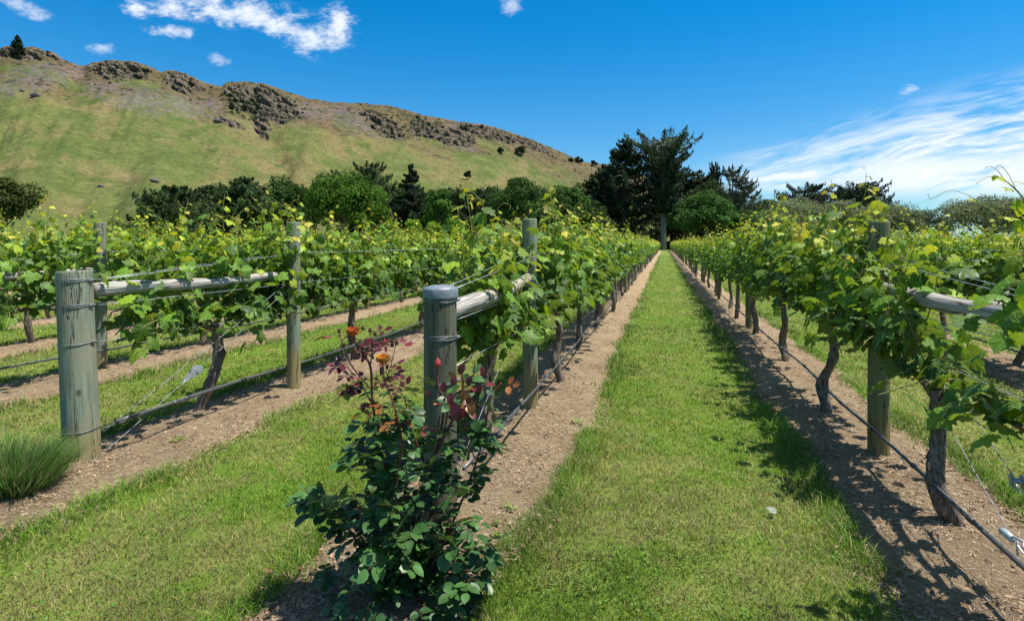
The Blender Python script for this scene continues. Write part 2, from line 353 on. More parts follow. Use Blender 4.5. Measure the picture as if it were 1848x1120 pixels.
def m_soil():
    m, t, b = mat('dry_soil'); pos = t.new('ShaderNodeNewGeometry').outputs['Position']
    big = t.noise(pos, 2.2, 5, .6); mid = t.noise(pos, 16, 5, .65); fin = t.noise(pos, 120, 6, .75, .6)
    c = t.mix(t.ss(big, .35, .65), (.29, .200, .112, 1), (.43, .315, .182, 1))
    c = t.mix(t.m('MULTIPLY', t.ss(mid, .42, .66), .65), c, (.52, .40, .26, 1))
    c = t.mix(t.m('MULTIPLY', t.ss(fin, .42, .62), .75), c, (.165, .11, .075, 1))
    # dry clippings read as short pale strands
    wv_ = t.vm('ADD', pos, t.vm('MULTIPLY', t.noise(pos, 9, 3, .6, 0, 1), (.5, .5, .5)))
    s1 = t.noise(t.vm('MULTIPLY', wv_, (1, .12, 1)), 190, 3, .6); s2 = t.noise(t.vm('MULTIPLY', wv_, (.12, 1, 1)), 190, 3, .6)
    s = t.m('MAXIMUM', t.ss(s1, .56, .68), t.ss(s2, .56, .68))
    c = t.mix(t.m('MULTIPLY', s, .6), c, (.50, .40, .28, 1))
    t.put(b.inputs['Base Color'], c); b.inputs['Roughness'].default_value = .95; b.inputs['Specular IOR Level'].default_value = .1
    t.put(b.inputs['Normal'], t.bump(t.m('ADD', t.m('MULTIPLY', mid, .7), t.m('MULTIPLY', fin, .8)), 1.0, .035)); return m
M['soil'] = m_soil()
def m_hill():
    m, t, b = mat('hillside'); pos = t.new('ShaderNodeNewGeometry').outputs['Position']; c = attr(t)
    a = t.noise(pos, .035, 6, .65); f = t.noise(pos, .22, 6, .7)
    c = t.mix(1.0, c, t.mix(t.ss(f, .30, .70), (.70, .70, .68, 1), (1.26, 1.25, 1.2, 1)), 'MULTIPLY')
    c = t.mix(1.0, c, t.mix(t.ss(a, .3, .7), (.88, .90, .9, 1), (1.14, 1.1, 1.1, 1)), 'MULTIPLY')
    t.put(b.inputs['Base Color'], c); b.inputs['Roughness'].default_value = .95; b.inputs['Specular IOR Level'].default_value = .08
    t.put(b.inputs['Normal'], t.bump(t.m('ADD', f, t.m('MULTIPLY', a, 2)), .7, 3.0)); return m
M['hill'] = m_hill()
M['rose_leaf'] = m_leaf('rose_leaf', .42, .14, False, .42, (1.4, 1.2, .5))
M['petal'] = m_leaf('rose_petal', .55, .35, False, .3, (1.2, 1.0, .9))
M['rose_stem'] = m_tone('rose_stem', .5, .4, None, 0, amt=.3, nscale=60)

# ------------------------------------------------------------------ ground, soil strips, grass
ROWX = {}                                   # row index -> x ; negative = left of the lane
for k in range(1, 19): ROWX[-k] = -1.13-2.59*(k-1)
for k in range(1, 8): ROWX[k] = 1.42+2.59*(k-1)
ROW_END = 128.
def edge(x0, y, side):
    """ragged half width of the bare strip under a row"""
    y = np.asarray(y, float)
    nar = (.26 if side == 1 else 0) if abs(x0+1.13) < .01 else ((.15 if side == 0 else 0) if abs(x0-1.42) < .01 else 0)
    return .50-nar*sstep(3.3-y, 0, 1.3)+.20*(fbm(y*.7+x0*7+side*31, y*0+3.3, oct=3, seed=3)-.5)+.13*(fbm(y*4+side*11, y*0+x0, oct=3, seed=5)-.5)
def soil_h(dx, y, x0):
    return .055*np.exp(-(dx/.42)**2)+.035*(fbm(dx*5+x0*9, y*5, oct=4, seed=11)-.5)*sstep(.75-np.abs(dx), 0, .25)
g = G(); gx = np.concatenate([[-3000, -800, -200], np.linspace(-60, 60, 61), [200, 800, 3000]]); gy = np.concatenate([[-300, -60], np.linspace(-12, 150, 82), [400, 1000, 3500]])
XX, YY = np.meshgrid(gx, gy, indexing='ij'); ZZ = np.zeros_like(XX)
nx, ny = XX.shape; i = np.arange(nx-1)[:, None]*ny+np.arange(ny-1)[None]
g.add(np.stack([XX, YY, ZZ], -1).reshape(-1, 3), np.stack([i, i+ny, i+ny+1, i+1], -1).reshape(-1, 4))
tag(g.build('ground', M['ground']), kind='structure')
for k, x0 in ROWX.items():
    near = abs(k) <= 2 or k == -3
    ys = np.concatenate([np.linspace(-1 if k > 0 or k == -1 else .5, 9, 260 if near else 60), np.geomspace(9.1, ROW_END+2, 160 if near else 50)]) if near else np.concatenate([np.linspace(1, 20, 50), np.geomspace(20.5, ROW_END+2, 50)])
    nd = 44 if near else 10
    t = np.linspace(-1, 1, nd); YY = np.repeat(ys[:, None], nd, 1)
    L_ = edge(x0, ys, 0)[:, None]; R_ = edge(x0, ys, 1)[:, None]
    DX = np.where(t[None] < 0, t[None]*L_, t[None]*R_)
    ZZ = .006+soil_h(DX, YY, x0)*(1-np.abs(t[None])**6)-.03*(np.abs(t[None]) > .999)
    ZZ = np.maximum(ZZ, np.where(np.abs(t[None]) > .999, -.02, .005))
    n_ = len(ys); i = np.arange(n_-1)[:, None]*nd+np.arange(nd-1)[None]
    g = G(); g.add(np.stack([x0+DX, YY, ZZ], -1).reshape(-1, 3), np.stack([i, i+1, i+nd+1, i+nd], -1).reshape(-1, 4))
    tag(g.build('soil_strip', M['soil']), kind='structure')
def strip_dist(x, y):
    """signed distance outside the nearest bare strip (negative = on soil)"""
    best = np.full(x.shape, 9.)
    for k, x0 in ROWX.items():
        dx = x-x0; e = np.where(dx < 0, edge(x0, y, 0), edge(x0, y, 1)); best = np.minimum(best, np.abs(dx)-e)
    return best
def in_view(x, y, pad=.12):
    zc = -x*SA+y*CA; xc = x*CA+y*SA; return (zc > 1.9) & (np.abs(xc/zc) < .924+pad)
N = 700000
r = np.exp(rng.uniform(math.log(1.95), math.log(75), N)); a = rng.uniform(-R(47), R(47), N)+ALPHA
x, y = -np.sin(a)*r, np.cos(a)*r
ok = in_view(x, y); x, y, r = x[ok], y[ok], r[ok]
sd = strip_dist(x, y); tuft = fbm(x*9, y*9, oct=3, seed=21)
dryn = .55*fbm(x*1.3, y*.6, oct=3, seed=31)+.45*fbm(x*4, y*4, oct=3, seed=32)
lush = np.exp(-(np.maximum(sd, 0)/.16)**2)*sstep(fbm(x*1.2, y*1.2, oct=2, seed=8), .30, .6)
patchy = (fbm(x*6, y*6, oct=2, seed=77) > .66) & (sd > -.16) & (rng.random(len(x)) < .5)
keep = ((sd > -.02-.05*rng.random(len(x))) | patchy) & (rng.random(len(x)) < np.clip(.50+.9*tuft, 0, 1))
stray = (sd < 0) & (rng.random(len(x)) < .006); keep |= stray
keep &= ~((np.abs(x+1.05) < .3) & (np.abs(y-2.1) < .35))
x, y, r, tuft, dryn, lush = [q[keep] for q in (x, y, r, tuft, dryn, lush)]; n = len(x)
grow = np.clip(r/2.6, 1, None)
wid = .0026*grow**.85*rng.uniform(.7, 1.4, n); hgt = (.010+.018*tuft+.045*lush)*rng.uniform(.5, 1.5, n)*np.clip(grow, 1, 4)**.15
th = rng.uniform(0, 2*math.pi, n); lean = rng.uniform(.25, 1.5, n)*hgt; tw = rng.uniform(0, math.pi, n)
dirx, diry = np.cos(th), np.sin(th); sx, sy = np.cos(tw), np.sin(tw)
b0 = np.stack([x-sx*wid*.5, y-sy*wid*.5, np.full(n, 0.)], -1); b1 = np.stack([x+sx*wid*.5, y+sy*wid*.5, np.full(n, 0.)], -1)
m0 = np.stack([x+dirx*lean*.35-sx*wid*.4, y+diry*lean*.35-sy*wid*.4, hgt*.62], -1); m1 = m0+np.stack([sx*wid*.8, sy*wid*.8, 0*wid], -1)
tp = np.stack([x+dirx*lean, y+diry*lean, hgt], -1)
v = np.stack([b0, b1, m1, m0, tp], 1).reshape(-1, 3); ii = np.arange(n)[:, None]*5
fresh = np.array([.112, .250, .013]); deep = np.array([.050, .140, .010]); dry = np.array([.42, .37, .14]); yel = np.array([.26, .31, .035])
p = rng.random(n)[:, None]; dr = sstep(dryn, .44, .57)[:, None]*(1-lush[:, None])
c = fresh*(1-p)+yel*p*.9; c = np.where(rng.random(n)[:, None] < .25, deep, c); c = c*(1-lush[:, None]*.5)+np.array([.075, .185, .016])*lush[:, None]*.5
dr = dr*np.where((np.abs(x) < 1.1), .35+.65*sstep(7-r, 0, 4), 1)[:, None]; c = c*1.22
c = np.where(rng.random(n)[:, None] < .08+.80*dr, dry*rng.uniform(.5, 1.1, n)[:, None], c)*rng.uniform(.60, 1.25, n)[:, None]*(.35+1.3*fbm(x*2.0, y*1.2, oct=4, seed=88))[:, None]
g = G(); g.add(v, [ii+np.array([0, 1, 2, 3]), ii+np.array([3, 2, 4])], np.repeat(c, 5, 0))
tag(g.build('lawn_grass', M['grass'], smooth=False), 'short mown grass with dry patches covering the lanes between the vine rows', 'grass', kind='stuff')
# clover and flat weeds in the lane
th = np.arange(7)/7*2*math.pi; DISK = np.concatenate([[[0, 0, .0]], np.stack([np.cos(th)*.5, np.sin(th)*.5, 0*th+.08], -1)]); DISKF = np.array([[0, 1+i, 1+(i+1) % 7] for i in range(7)])
N = 26000; r = np.exp(rng.uniform(math.log(1.95), math.log(14), N)); a = rng.uniform(-R(47), R(47), N)+ALPHA; x, y = -np.sin(a)*r, np.cos(a)*r
cl = fbm(x*1.6, y*1.6, oct=3, seed=41); ok = in_view(x, y) & (cl > .50) & (strip_dist(x, y) > .05) & (rng.random(N) < sstep(cl, .5, .62)); x, y, r = x[ok], y[ok], r[ok]; n = len(x)
Z = unit(np.stack([rng.normal(0, .35, n), rng.normal(0, .35, n), np.ones(n)], -1)); X_, Y_, Z_ = frames_from(Z, rng.normal(0, 1, (n, 3)))
g = G(); scatter(g, DISK, DISKF, np.stack([x, y, rng.uniform(.012, .034, n)], -1), X_, Y_, Z_, rng.uniform(.006, .013, n)*np.clip(r/3, 1, 3)**.6, np.stack([rng.uniform(.08, .15, n), rng.uniform(.17, .26, n), rng.uniform(.015, .04, n)], -1))
tag(g.build('clover', M['grass']), 'small round clover leaves spread through the mown grass', 'clover', kind='stuff')
# dry clippings, clods on soil
N = 260000; r = np.exp(rng.uniform(math.log(1.95), math.log(16), N)); a = rng.uniform(-R(47), R(47), N)+ALPHA; x, y = -np.sin(a)*r, np.cos(a)*r
ok = in_view(x, y); x, y, r = x[ok], y[ok], r[ok]; sd = strip_dist(x, y); ok = (sd < .12) & (rng.random(len(x)) < .25+.75*sstep(fbm(x*3, y*3, oct=3, seed=51), .4, .62)*sstep(-sd, -.14, .35)+.35*(np.abs(sd) < .08)); x, y, r = x[ok], y[ok], r[ok]
n = len(x); hh = np.zeros(n)
for k, x0 in ROWX.items():
    dx = x-x0; mk = np.abs(dx) < .8; hh[mk] = np.maximum(hh[mk], soil_h(dx[mk], y[mk], x0)*(1-np.clip(np.abs(dx[mk])/.55, 0, 1)**6))
STR = np.array([[-.5, -.04, 0], [.5, -.04, 0], [.5, .04, 0], [-.5, .04, 0]]); STRF = np.array([[0, 1, 2, 3]])
X_ = unit(np.stack([rng.normal(0, 1, n), rng.normal(0, 1, n), rng.normal(0, .22, n)], -1)); Zu = unit(np.stack([rng.normal(0, .4, n), rng.normal(0, .4, n), np.ones(n)], -1)); Y_ = unit(np.cross(Zu, X_)); Z_ = np.cross(X_, Y_)
tone = rng.random(n)[:, None]; c = np.where(tone < .30, np.array([.12, .075, .045]), np.array([.50, .39, .27])*(.55+.6*rng.random((n, 1))))
g = G(); scatter(g, STR, STRF, np.stack([x, y, hh+.008+rng.uniform(0, .010, n)], -1), X_, Y_, Z_, rng.uniform(.008, .030, n)*np.clip(r/3, 1, 4)**.7, c)
tag(g.build('dry_clippings', M['straw'], smooth=False), 'dry straw coloured clippings and twigs lying on the bare soil strips', 'clippings', kind='stuff')
CL = unit(np.array([[1, 0, 0], [0, 1, 0], [-1, 0, 0], [0, -1, 0], [0, 0, 1.], [0, 0, -1]])); CLF = np.array([[0, 1, 4], [1, 2, 4], [2, 3, 4], [3, 0, 4], [1, 0, 5], [2, 1, 5], [3, 2, 5], [0, 3, 5]])
sel = rng.random(n) < .30; nn = int(sel.sum()); X_, Y_, Z_ = frames_from(rng.normal(0, 1, (nn, 3)), rng.normal(0, 1, (nn, 3)))
g = G(); scatter(g, CL, CLF, np.stack([x[sel], y[sel], hh[sel]+.006], -1), X_, Y_, Z_, (.003+.017*rng.random(nn)**3)[:, None]*rng.uniform(.5, 1.2, (nn, 3)), np.array([.29, .20, .125])*rng.uniform(.5, 1.3, (nn, 1)))
tag(g.build('soil_crumbs', M['straw'], smooth=False), 'small brown crumbs of earth scattered over the bare soil strips', 'soil crumbs', kind='stuff')

# ------------------------------------------------------------------ hill
SKY = np.array([(-900, 30), (-500, 60), (-250, 78), (0, 86), (25, 84), (60, 86), (95, 93), (118, 108), (140, 119), (152, 119), (165, 113), (205, 109), (245, 111), (272, 120), (290, 130), (305, 127), (330, 130), (352, 140), (375, 152), (400, 156), (408, 149), (440, 147), (475, 151), (500, 160),
                (560, 178), (600, 184), (640, 185), (700, 190), (760, 206), (820, 218), (880, 226), (920, 237), (960, 252), (1020, 277), (1050, 292), (1085, 296), (1130, 305), (1200, 330), (1300, 372), (1400, 405), (1500, 425), (1600, 434)], float)
pxs = np.concatenate([np.linspace(-900, -60, 90)[:-1], np.linspace(-60, 1100, 700), np.linspace(1102, 1600, 80)])
vs = np.concatenate([np.linspace(0, 1, 250), 1+np.linspace(.02, .7, 24)])
PX, VV = np.meshgrid(pxs, vs, indexing='ij')
kx = np.linspace(-900, 1600, 2501); ks = np.interp(kx, SKY[:, 0], SKY[:, 1]); kk_ = np.exp(-(np.arange(-160, 161)/60.)**2); kk_ /= kk_.sum()
sm = np.convolve(np.pad(ks, 160, 'edge'), kk_, 'valid'); sk = np.interp(PX, SKY[:, 0], SKY[:, 1]); skl = np.interp(PX, kx, sm); sk0 = sk; wv_s = np.clip((np.minimum(VV, 1)-.55)/.45, 0, 1)**1.6; sk = skl*(1-wv_s)+sk0*wv_s
zbase = np.interp(PX, [-900, 0, 500, 1100, 1600], [330, 330, 340, 420, 600]); zcrest = np.interp(PX, [-900, 0, 400, 800, 1100, 1600], [760, 800, 860, 1000, 1200, 1500])
Hc = (440-sk)/1000*zcrest+1.5
vc = np.minimum(VV, 1)
prof = .32*vc**1.15+.68*vc**1.9
ZC = zbase+(zcrest-zbase)*VV**.92
hz = Hc*prof
back = np.clip(VV-1, 0, 1); hz = hz*(1-back*1.1)
wx = (PX-924)/1000*ZC; Wx = wx*CA-ZC*SA; Wy = wx*SA+ZC*CA
env = np.sin(np.clip(vc, 0, 1)*math.pi)**.8
warp = PX/135+VV*1.5*(fbm(PX/260, VV*1.2, oct=2, seed=60)-.5)*2-VV*.9
sp = fbm(warp, VV*.55, oct=3, seed=61)-.5; sp2 = fbm(PX/45-VV*3.5, VV*1.3, oct=3, seed=62)-.5; sp3 = 1-np.abs(2*fbm(PX/70-VV*2.6, VV*.9, oct=2, seed=65)-1)
hz = hz+env*(50*sp+26*sp2*vc-12*(sp3-.6)*vc)+env*(fbm(Wx/25, Wy/25, oct=4, seed=63)-.5)*9
nearcrest = sstep(vc, .86, .99)*sstep(1.08-VV, 0, .06)
hz = hz+nearcrest*(fbm(Wx/9, Wy/9, oct=4, seed=64)-.5)*5
hz = np.where(VV <= 0, -2, hz)
Q = np.stack([Wx, Wy, hz], -1); qx, qy, qz = project(Q)
def ell(cx, cy, w, h, ang=0):
    ca, sa = math.cos(R(ang)), math.sin(R(ang)); dx, dy = qx-cx, qy-cy
    return np.clip(1-((dx*ca+dy*sa)/w)**2-((-dx*sa+dy*ca)/h)**2, 0, 1)
rk = ell(218, 128, 72, 24, 3)
for e in [(332, 150, 50, 24, 18), (432, 178, 42, 34, 30), (470, 225, 40, 20, 60), (485, 190, 80, 38, 20), (105, 100, 45, 14, 20), (755, 228, 22, 32, 20), (800, 243, 90, 22, 14), (960, 262, 60, 10, 25), (690, 226, 60, 24, 30), (415, 222, 45, 9, 20), (880, 240, 90, 14, 14),
          (30, 96, 70, 16, 5)]:
    rk = np.maximum(rk, ell(*e))
rn = fbm(Wx/14, hz/9, Wy/14, oct=5, seed=70)
rock = sstep(rk*.95+rn*.75, .78, .93)*(VV < 1.1)*sstep(rk, 0, .10)
rock = np.maximum(rock, sstep(rn, .76, .82)*sstep(vc, .45, .7)*.5)
# craggy relief where rock shows
crag = (fbm(Wx/11, hz/7, Wy/11, oct=5, seed=71, gain=.6)-.5); step = np.floor(crag*9)/9
push = rock*(crag*18+step*22)*np.clip(1.02-VV, 0, 1)**0
push = np.where((VV > .985), np.clip(push, -6, 1.0), push)
Q[..., 0] += push*SA*.9; Q[..., 1] -= push*CA*.9; Q[..., 2] += push*.35
# colours of the ground cover
n_a = fbm(Wx/60, Wy/60+hz/30, oct=4, seed=80); n_b = fbm(Wx/18, Wy/18, oct=4, seed=81); n_c = fbm(PX/38-VV*3, VV*4, oct=4, seed=82)
green = np.array([.088, .114, .032]); lime = np.array([.114, .132, .042]); tan = np.array([.175, .140, .064]); brown = np.array([.118, .088, .050]); rockc = np.array([.120, .098, .075]); dark = np.array([.03, .04, .018]); purple = np.array([.155, .115, .165])
c = green+(lime-green)*sstep(n_b, .35, .65)[..., None]
tanm = sstep(.5*n_a+.5*n_c, .49, .66)*.62
for e in [(350, 220, 24, 45, 0), (180, 195, 75, 22, 0), (680, 245, 30, 50, -40), (960, 300, 50, 40, 30), (90, 235, 90, 18, 0), (200, 320, 90, 24, 10), (480, 300, 100, 20, 0), (620, 265, 70, 30, 30)]: tanm = np.maximum(tanm, ell(*e)*.9*sstep(n_b, .3, .6))
c = c+(tan-c)*tanm[..., None]
bt = sstep((sk0+75+45*(n_a-.5)*2-qy)/60+.5*(n_b-.5), .05, .9)*(VV < 1.5)
c = c+(brown*(1+.5*(n_b[..., None]-.5))-c)*(bt*.95)[..., None]
pm = ell(60, 145, 150, 30, -12)
for e in [(250, 180, 110, 32, 12), (330, 190, 90, 24, 12), (190, 160, 60, 16, 10), (630, 212, 75, 26, 28), (560, 200, 60, 20, 10), (60, 130, 70, 20, -12), (850, 232, 70, 12, 10), (820, 258, 60, 12, 20), (380, 190, 30, 16)]: pm = np.maximum(pm, ell(*e))
pn = fbm(Wx/4, Wy/4+hz/3, oct=3, seed=90); pmask = sstep(pm*.35+pn*.9, .62, .74)*sstep(pm, 0, .2)
c = c+(purple*(1+.6*(n_b[..., None]-.5))-c)*(pmask*.42)[..., None]
c = c+(rockc*(.45+1.1*fbm(Wx/5, hz/4, Wy/5, oct=4, seed=91)[..., None])-c)*rock[..., None]
scrub = sstep(fbm(Wx/6, Wy/6+hz/5, oct=3, seed=92)+.22*ell(445, 190, 60, 34, 25)+.15*ell(760, 228, 50, 28, 10)+.04*bt, .66, .72)*sstep(bt, .1, .5)
c = c+(dark-c)*(scrub*.85)[..., None]
nx, ny = PX.shape; i = np.arange(nx-1)[:, None]*ny+np.arange(ny-1)[None]
g = G(); g.add(Q.reshape(-1, 3), np.stack([i, i+ny, i+ny+1, i+1], -1).reshape(-1, 4), c.reshape(-1, 3))
tag(g.build('hill', M['hill']), kind='structure')
qx, qy, qz = project(Q)
def on_hill(px, py):
    """the hillside point seen in a direction"""
    i = int(np.argmin(np.abs(pxs-px))); k = int(np.argmin(np.abs(qy[i, :249]-py))); return Q[i, k].copy()
# rough scrub dotted over the crags and upper slope
mask = ((rng.random(PX.shape) < .006*sstep(bt, .2, .8)+.10*ell(445, 190, 60, 34, 25)*(VV < 1.1)+.08*ell(760, 228, 40, 28, 10)+.06*ell(700, 225, 70, 28, 20)+.05*ell(505, 190, 60, 20, 20)+.02*ell(215, 112, 70, 9)+.05*ell(425, 152, 30, 7)+.06*ell(20, 96, 40, 10)) & (VV < 1.0) & (PX > -80) & (PX < 1120) & (fbm(Wx/12, Wy/12, oct=2, seed=93) > .5))
pts = Q[mask]; n = len(pts)
g = G(); per = 26; ctr = np.repeat(pts, per, 0); bs = np.repeat(rng.uniform(.7, 2.3, n), per)
d = unit(rng.normal(0, 1, (n*per, 3))); d[:, 2] = np.abs(d[:, 2]); X_, Y_, Z_ = frames_from(d+rng.normal(0, .4, d.shape), rng.normal(0, 1, d.shape))
QUAD = np.array([[-.5, -.45, 0], [.5, -.5, .05], [.45, .5, 0], [-.5, .45, .08]]); QF = np.array([[0, 1, 2, 3]])
scatter(g, QUAD, QF, ctr+d*bs[:, None]*rng.uniform(.5, 1, (n*per, 1)), X_, Y_, Z_, bs*.7, np.array([.045, .065, .02])*rng.uniform(.5, 1.5, (n*per, 1)))
tag(g.build('hillside_scrub', M['tree'], smooth=False), 'dark low scrub dotted over the crags of the hill', 'scrub', kind='stuff')
def boulder(px, py, s, label):
    p0 = on_hill(px, py); g = G(); nu, nv = 16, 10; uu, vv = np.meshgrid(np.arange(nu)/nu*2*math.pi, np.linspace(.02, math.pi-.02, nv), indexing='ij')
    d = np.stack([np.cos(uu)*np.sin(vv), np.sin(uu)*np.sin(vv), np.cos(vv)], -1)
    rr = s*(.6+.9*fbm(d[..., 0]*1.6+px, d[..., 1]*1.6, d[..., 2]*1.6+4, oct=3, seed=5)); v = d*rr[..., None]*np.array([1.3, 1, .8]); i = np.arange(nu)[:, None]*nv+np.arange(nv-1)[None]; j = ((np.arange(nu)+1) % nu)[:, None]*nv+np.arange(nv-1)[None]
    g.add(v.reshape(-1, 3), np.stack([i, j, j+1, i+1], -1).reshape(-1, 4)[:, ::-1], (.12, .11, .10)); o = g.build('boulder', M['rock'], smooth=False); o.location = p0+np.array([0, 0, s*.2]); tag(o, label, 'boulder', 'boulders lying on the grassy hillside')
for a in [(65, 174, 4.2, 'grey boulder high on the left slope below the purple flowers'), (278, 327, 3.0, 'pale grey boulder low on the slope above the dark trees'), (183, 337, 2.2, 'small boulder low on the slope, left of the pale grey one'),
          (248, 362, 1.8, 'flat dark rock at the foot of the hill slope'), (393, 219, 4.2, 'light grey rock beside the lower end of the crag'), (418, 228, 3.6, 'broad grey rock just right and below the light grey rock'), (40, 165, 2.2, 'tiny stone left of the high grey boulder')]: boulder(*a)

# ------------------------------------------------------------------ trees
def broad_tree(px, zc, top, wpx, label, col, name='broadleaf_tree', n=9000, leaf=.42, low=.6, blobs=34, loc=None, sq=1., group='trees along the far edge of the vineyard', jag=.25, cat='tree', M_='tree', per=None):
    base = Pg(px, zc) if loc is None else np.asarray(loc, float)
    H = ((440-top)/1000*zc+H_EYE)*(1.05 if px < 1060 and zc > 90 else 1) if loc is None else top
    Wd = wpx/1000*zc*.5 if loc is None else wpx
    root = thing(name, base, label, cat, group)
    r_ = np.random.default_rng(int(px*7+zc)); g = G(); w = G(); n = int(n*1.35)
    bc = unit(r_.normal(0, 1, (blobs, 3))); bc[:, 2] = np.where(bc[:, 2] < -.35, -bc[:, 2], bc[:, 2]); rad = r_.uniform(.35, .98, blobs)**.6
    Hc_ = H-low; ctr = np.array([0, 0, low+Hc_*.48])
    C_ = ctr+bc*rad[:, None]*np.array([Wd*.80, Wd*.80, Hc_*.42*sq]); bR = r_.uniform(.16, .42, blobs)*min(Wd, Hc_*.6)*(1+jag*r_.normal(0, .5, blobs)); bR = np.clip(bR, .2*Wd, .5*Wd)
    C_[:, 2] = np.minimum(C_[:, 2], H-bR*.85)
    kb = r_.integers(0, blobs, n); d = unit(r_.normal(0, 1, (n, 3))); d[:, 2] = np.where((d[:, 2] < -.2) & (r_.random(n) < .6), -d[:, 2], d[:, 2])
    lump = .80+.35*fbm(d[:, 0]*3+kb*3.1, d[:, 1]*3, d[:, 2]*3, oct=2, seed=3)
    pos = C_[kb]+d*bR[kb][:, None]*(lump*r_.normal(.93, .11, n))[:, None]*np.array([1.1, 1.1, .85]); pos[:, 2] = np.maximum(pos[:, 2], .15+.3*r_.random(n))
    X_, Y_, Z_ = frames_from(d*.8+r_.normal(0, .55, (n, 3))+np.array([0, 0, .35]), r_.normal(0, 1, (n, 3)))
    bt_ = r_.uniform(.60, 1.35, blobs)[kb]*r_.uniform(.6, 1.4, n)
    cc = np.asarray(col)*bt_[:, None]; yy = r_.random(n)[:, None]; cc = cc*(1-.25*yy*np.array([-.5, 0, .6]))
    scatter(g, QUAD, QF, pos, X_, Y_, Z_, leaf*r_.uniform(.5, 1.15, (n, 1))*np.array([[1, .7, 1]]), cc)
    tr = max(.12, Wd*.06); tube(w, spline([[0, 0, -.3], [tr*.6, 0, H*.2], [0, tr*.5, H*.5], [0, 0, H*.72]], 10), np.linspace(tr, tr*.3, 10), 8, (.16, .13, .10), .12)
    for q in range(min(14, blobs)):
        s0 = np.array([0, 0, H*r_.uniform(.15, .5)]); tube(w, spline([s0, (s0+C_[q])/2+np.array([0, 0, -.04*H]), C_[q]], 6), np.linspace(tr*.42, tr*.1, 6), 5, (.16, .13, .10), cap=False)
    link('trunk', mesh_data('trunk', w, M['bark_far']), root); link('crown', mesh_data('crown', g, M[M_], False), root)
    return root
def conifer(px, zc, top, prof, label, col, name='conifer_tree', nb=120, per=110, leaf=.42, low=1.2, lift=.15, droop=.2, flat=.5, trunkcol=(.16, .13, .11), tr=None, loc=None, group='trees along the far edge of the vineyard', gap=0., lean=0, seed=0, H=None, cat='tree', lenvar=.35, spread=1.):
    """whorled tree: prof = [(height fraction, radius in m), ...]"""
    base = Pg(px, zc) if loc is None else np.asarray(loc, float)
    H = ((440-top)/1000*zc+H_EYE) if H is None else H
    root = thing(name, base, label, cat, group)
    r_ = np.random.default_rng(int(px*5+zc)+seed); g = G(); w = G(); tr = tr or H*.022
    ph = np.array(prof)
    tube(w, spline([[0, 0, -.3], [0, 0, H*.3], [lean*H*.5, 0, H*.65], [lean*H, 0, H*.97]], 16), np.linspace(tr, tr*.12, 16), 9, trunkcol, .08)
    hs = low/H+(1-low/H)*r_.random(nb)**.9; hs = hs*.97
    P_, D_, S_, C_ = [], [], [], []
    for b in range(nb):
        f = hs[b]; L = 1.25*np.interp(f, ph[:, 0], ph[:, 1])*r_.uniform(1-lenvar, 1+.28*lenvar); az = r_.uniform(0, 2*math.pi)
        if r_.random() < gap: continue
        L = max(L, .4); o0 = np.array([lean*H*max(0, f-.3)*1.4, 0, f*H]); dr = np.array([math.cos(az), math.sin(az), 0])
        end = o0+dr*L+np.array([0, 0, L*(lift*r_.uniform(.3, 1.7)-.0)]); mid = o0+dr*L*.5+np.array([0, 0, L*(.0-.10)])
        end[2] = min(end[2], H)
        br = spline([o0, mid, end], 6)
        if L > 1.2: tube(w, br, np.linspace(tr*.28, tr*.05, 6)+.02, 4, trunkcol, cap=False)
        m_ = int(1.9*per*(.35+.65*L/ph[:, 1].max())); t = r_.random(m_)**.65*.9+.14; p0 = np.stack([np.interp(t, np.linspace(0, 1, 6), br[:, q]) for q in range(3)], -1)
        # the plate: a mass of side sprays widest two thirds of the way out
        wdt = L*.26*spread*np.sin(np.clip(t, 0, 1)*math.pi*.85+.25); side = np.array([-dr[1], dr[0], 0]); off = r_.normal(0, .5, m_)*wdt
        p0 = p0+side*off[:, None]+np.stack([0*t, 0*t, r_.normal(0, .10+.10*L*.25, m_)-droop*np.abs(off)*.6-droop*r_.random(m_)*L*.10], -1)
        P_.append(p0); D_.append(unit(dr+side*(off/(L+.1))[:, None]*1.6+r_.normal(0, .35, (m_, 3))+np.array([0, 0, lift-droop*.5])))
        C_.append(np.repeat(r_.uniform(.65, 1.4), m_)*r_.uniform(.6, 1.4, m_))
    pos = np.concatenate(P_); D = np.concatenate(D_); cm = np.concatenate(C_); m_ = len(pos); pos[:, 2] = np.maximum(pos[:, 2], .3)
    Zd = np.array([0, 0, flat])+r_.normal(0, .6, (m_, 3)); X_, Y_, Z_ = frames_from(Zd, D)
    scatter(g, QUAD, QF, pos, X_, Y_, Z_, leaf*r_.uniform(.5, 1.25, (m_, 1))*np.array([[.40, 1.25, 1]]), np.asarray(col)*cm[:, None])
    link('trunk', mesh_data('trunk', w, M['bark_far']), root); link('crown', mesh_data('crown', g, M['conifer'], False), root)
    return root
GRN = (.062, .135, .016); DGR = (.055, .115, .025); DCON = (.055, .090, .030); BCON = (.075, .110, .058); WIL = (.17, .205, .105); LIM = (.24, .40, .03)
conifer(250, 155, 380, [(0, 3), (.6, 3), (1, .5)], 'low dark bush between the round tree and the wide cedar', DGR, nb=50, per=80, low=.3, name='evergreen_bush') if False else None
broad_tree(8, 95, 322, 118, 'olive green round tree alone at the left edge below the hill', (.060, .085, .022), n=11000, leaf=.34, low=.3)
conifer(322, 125, 335, [(0, 6), (.35, 9.2), (.7, 7), (.95, 2.6), (1, .6)], 'wide low dark cedar, leftmost of the tree line', DCON, nb=130, per=130, low=.6, lift=.12, droop=.15)
conifer(372, 135, 334, [(0, 6), (.4, 7), (.8, 4), (1, .8)], 'dark layered cedar filling the gap right of the leftmost cedar', DCON, nb=110, per=120, low=.6, seed=4)
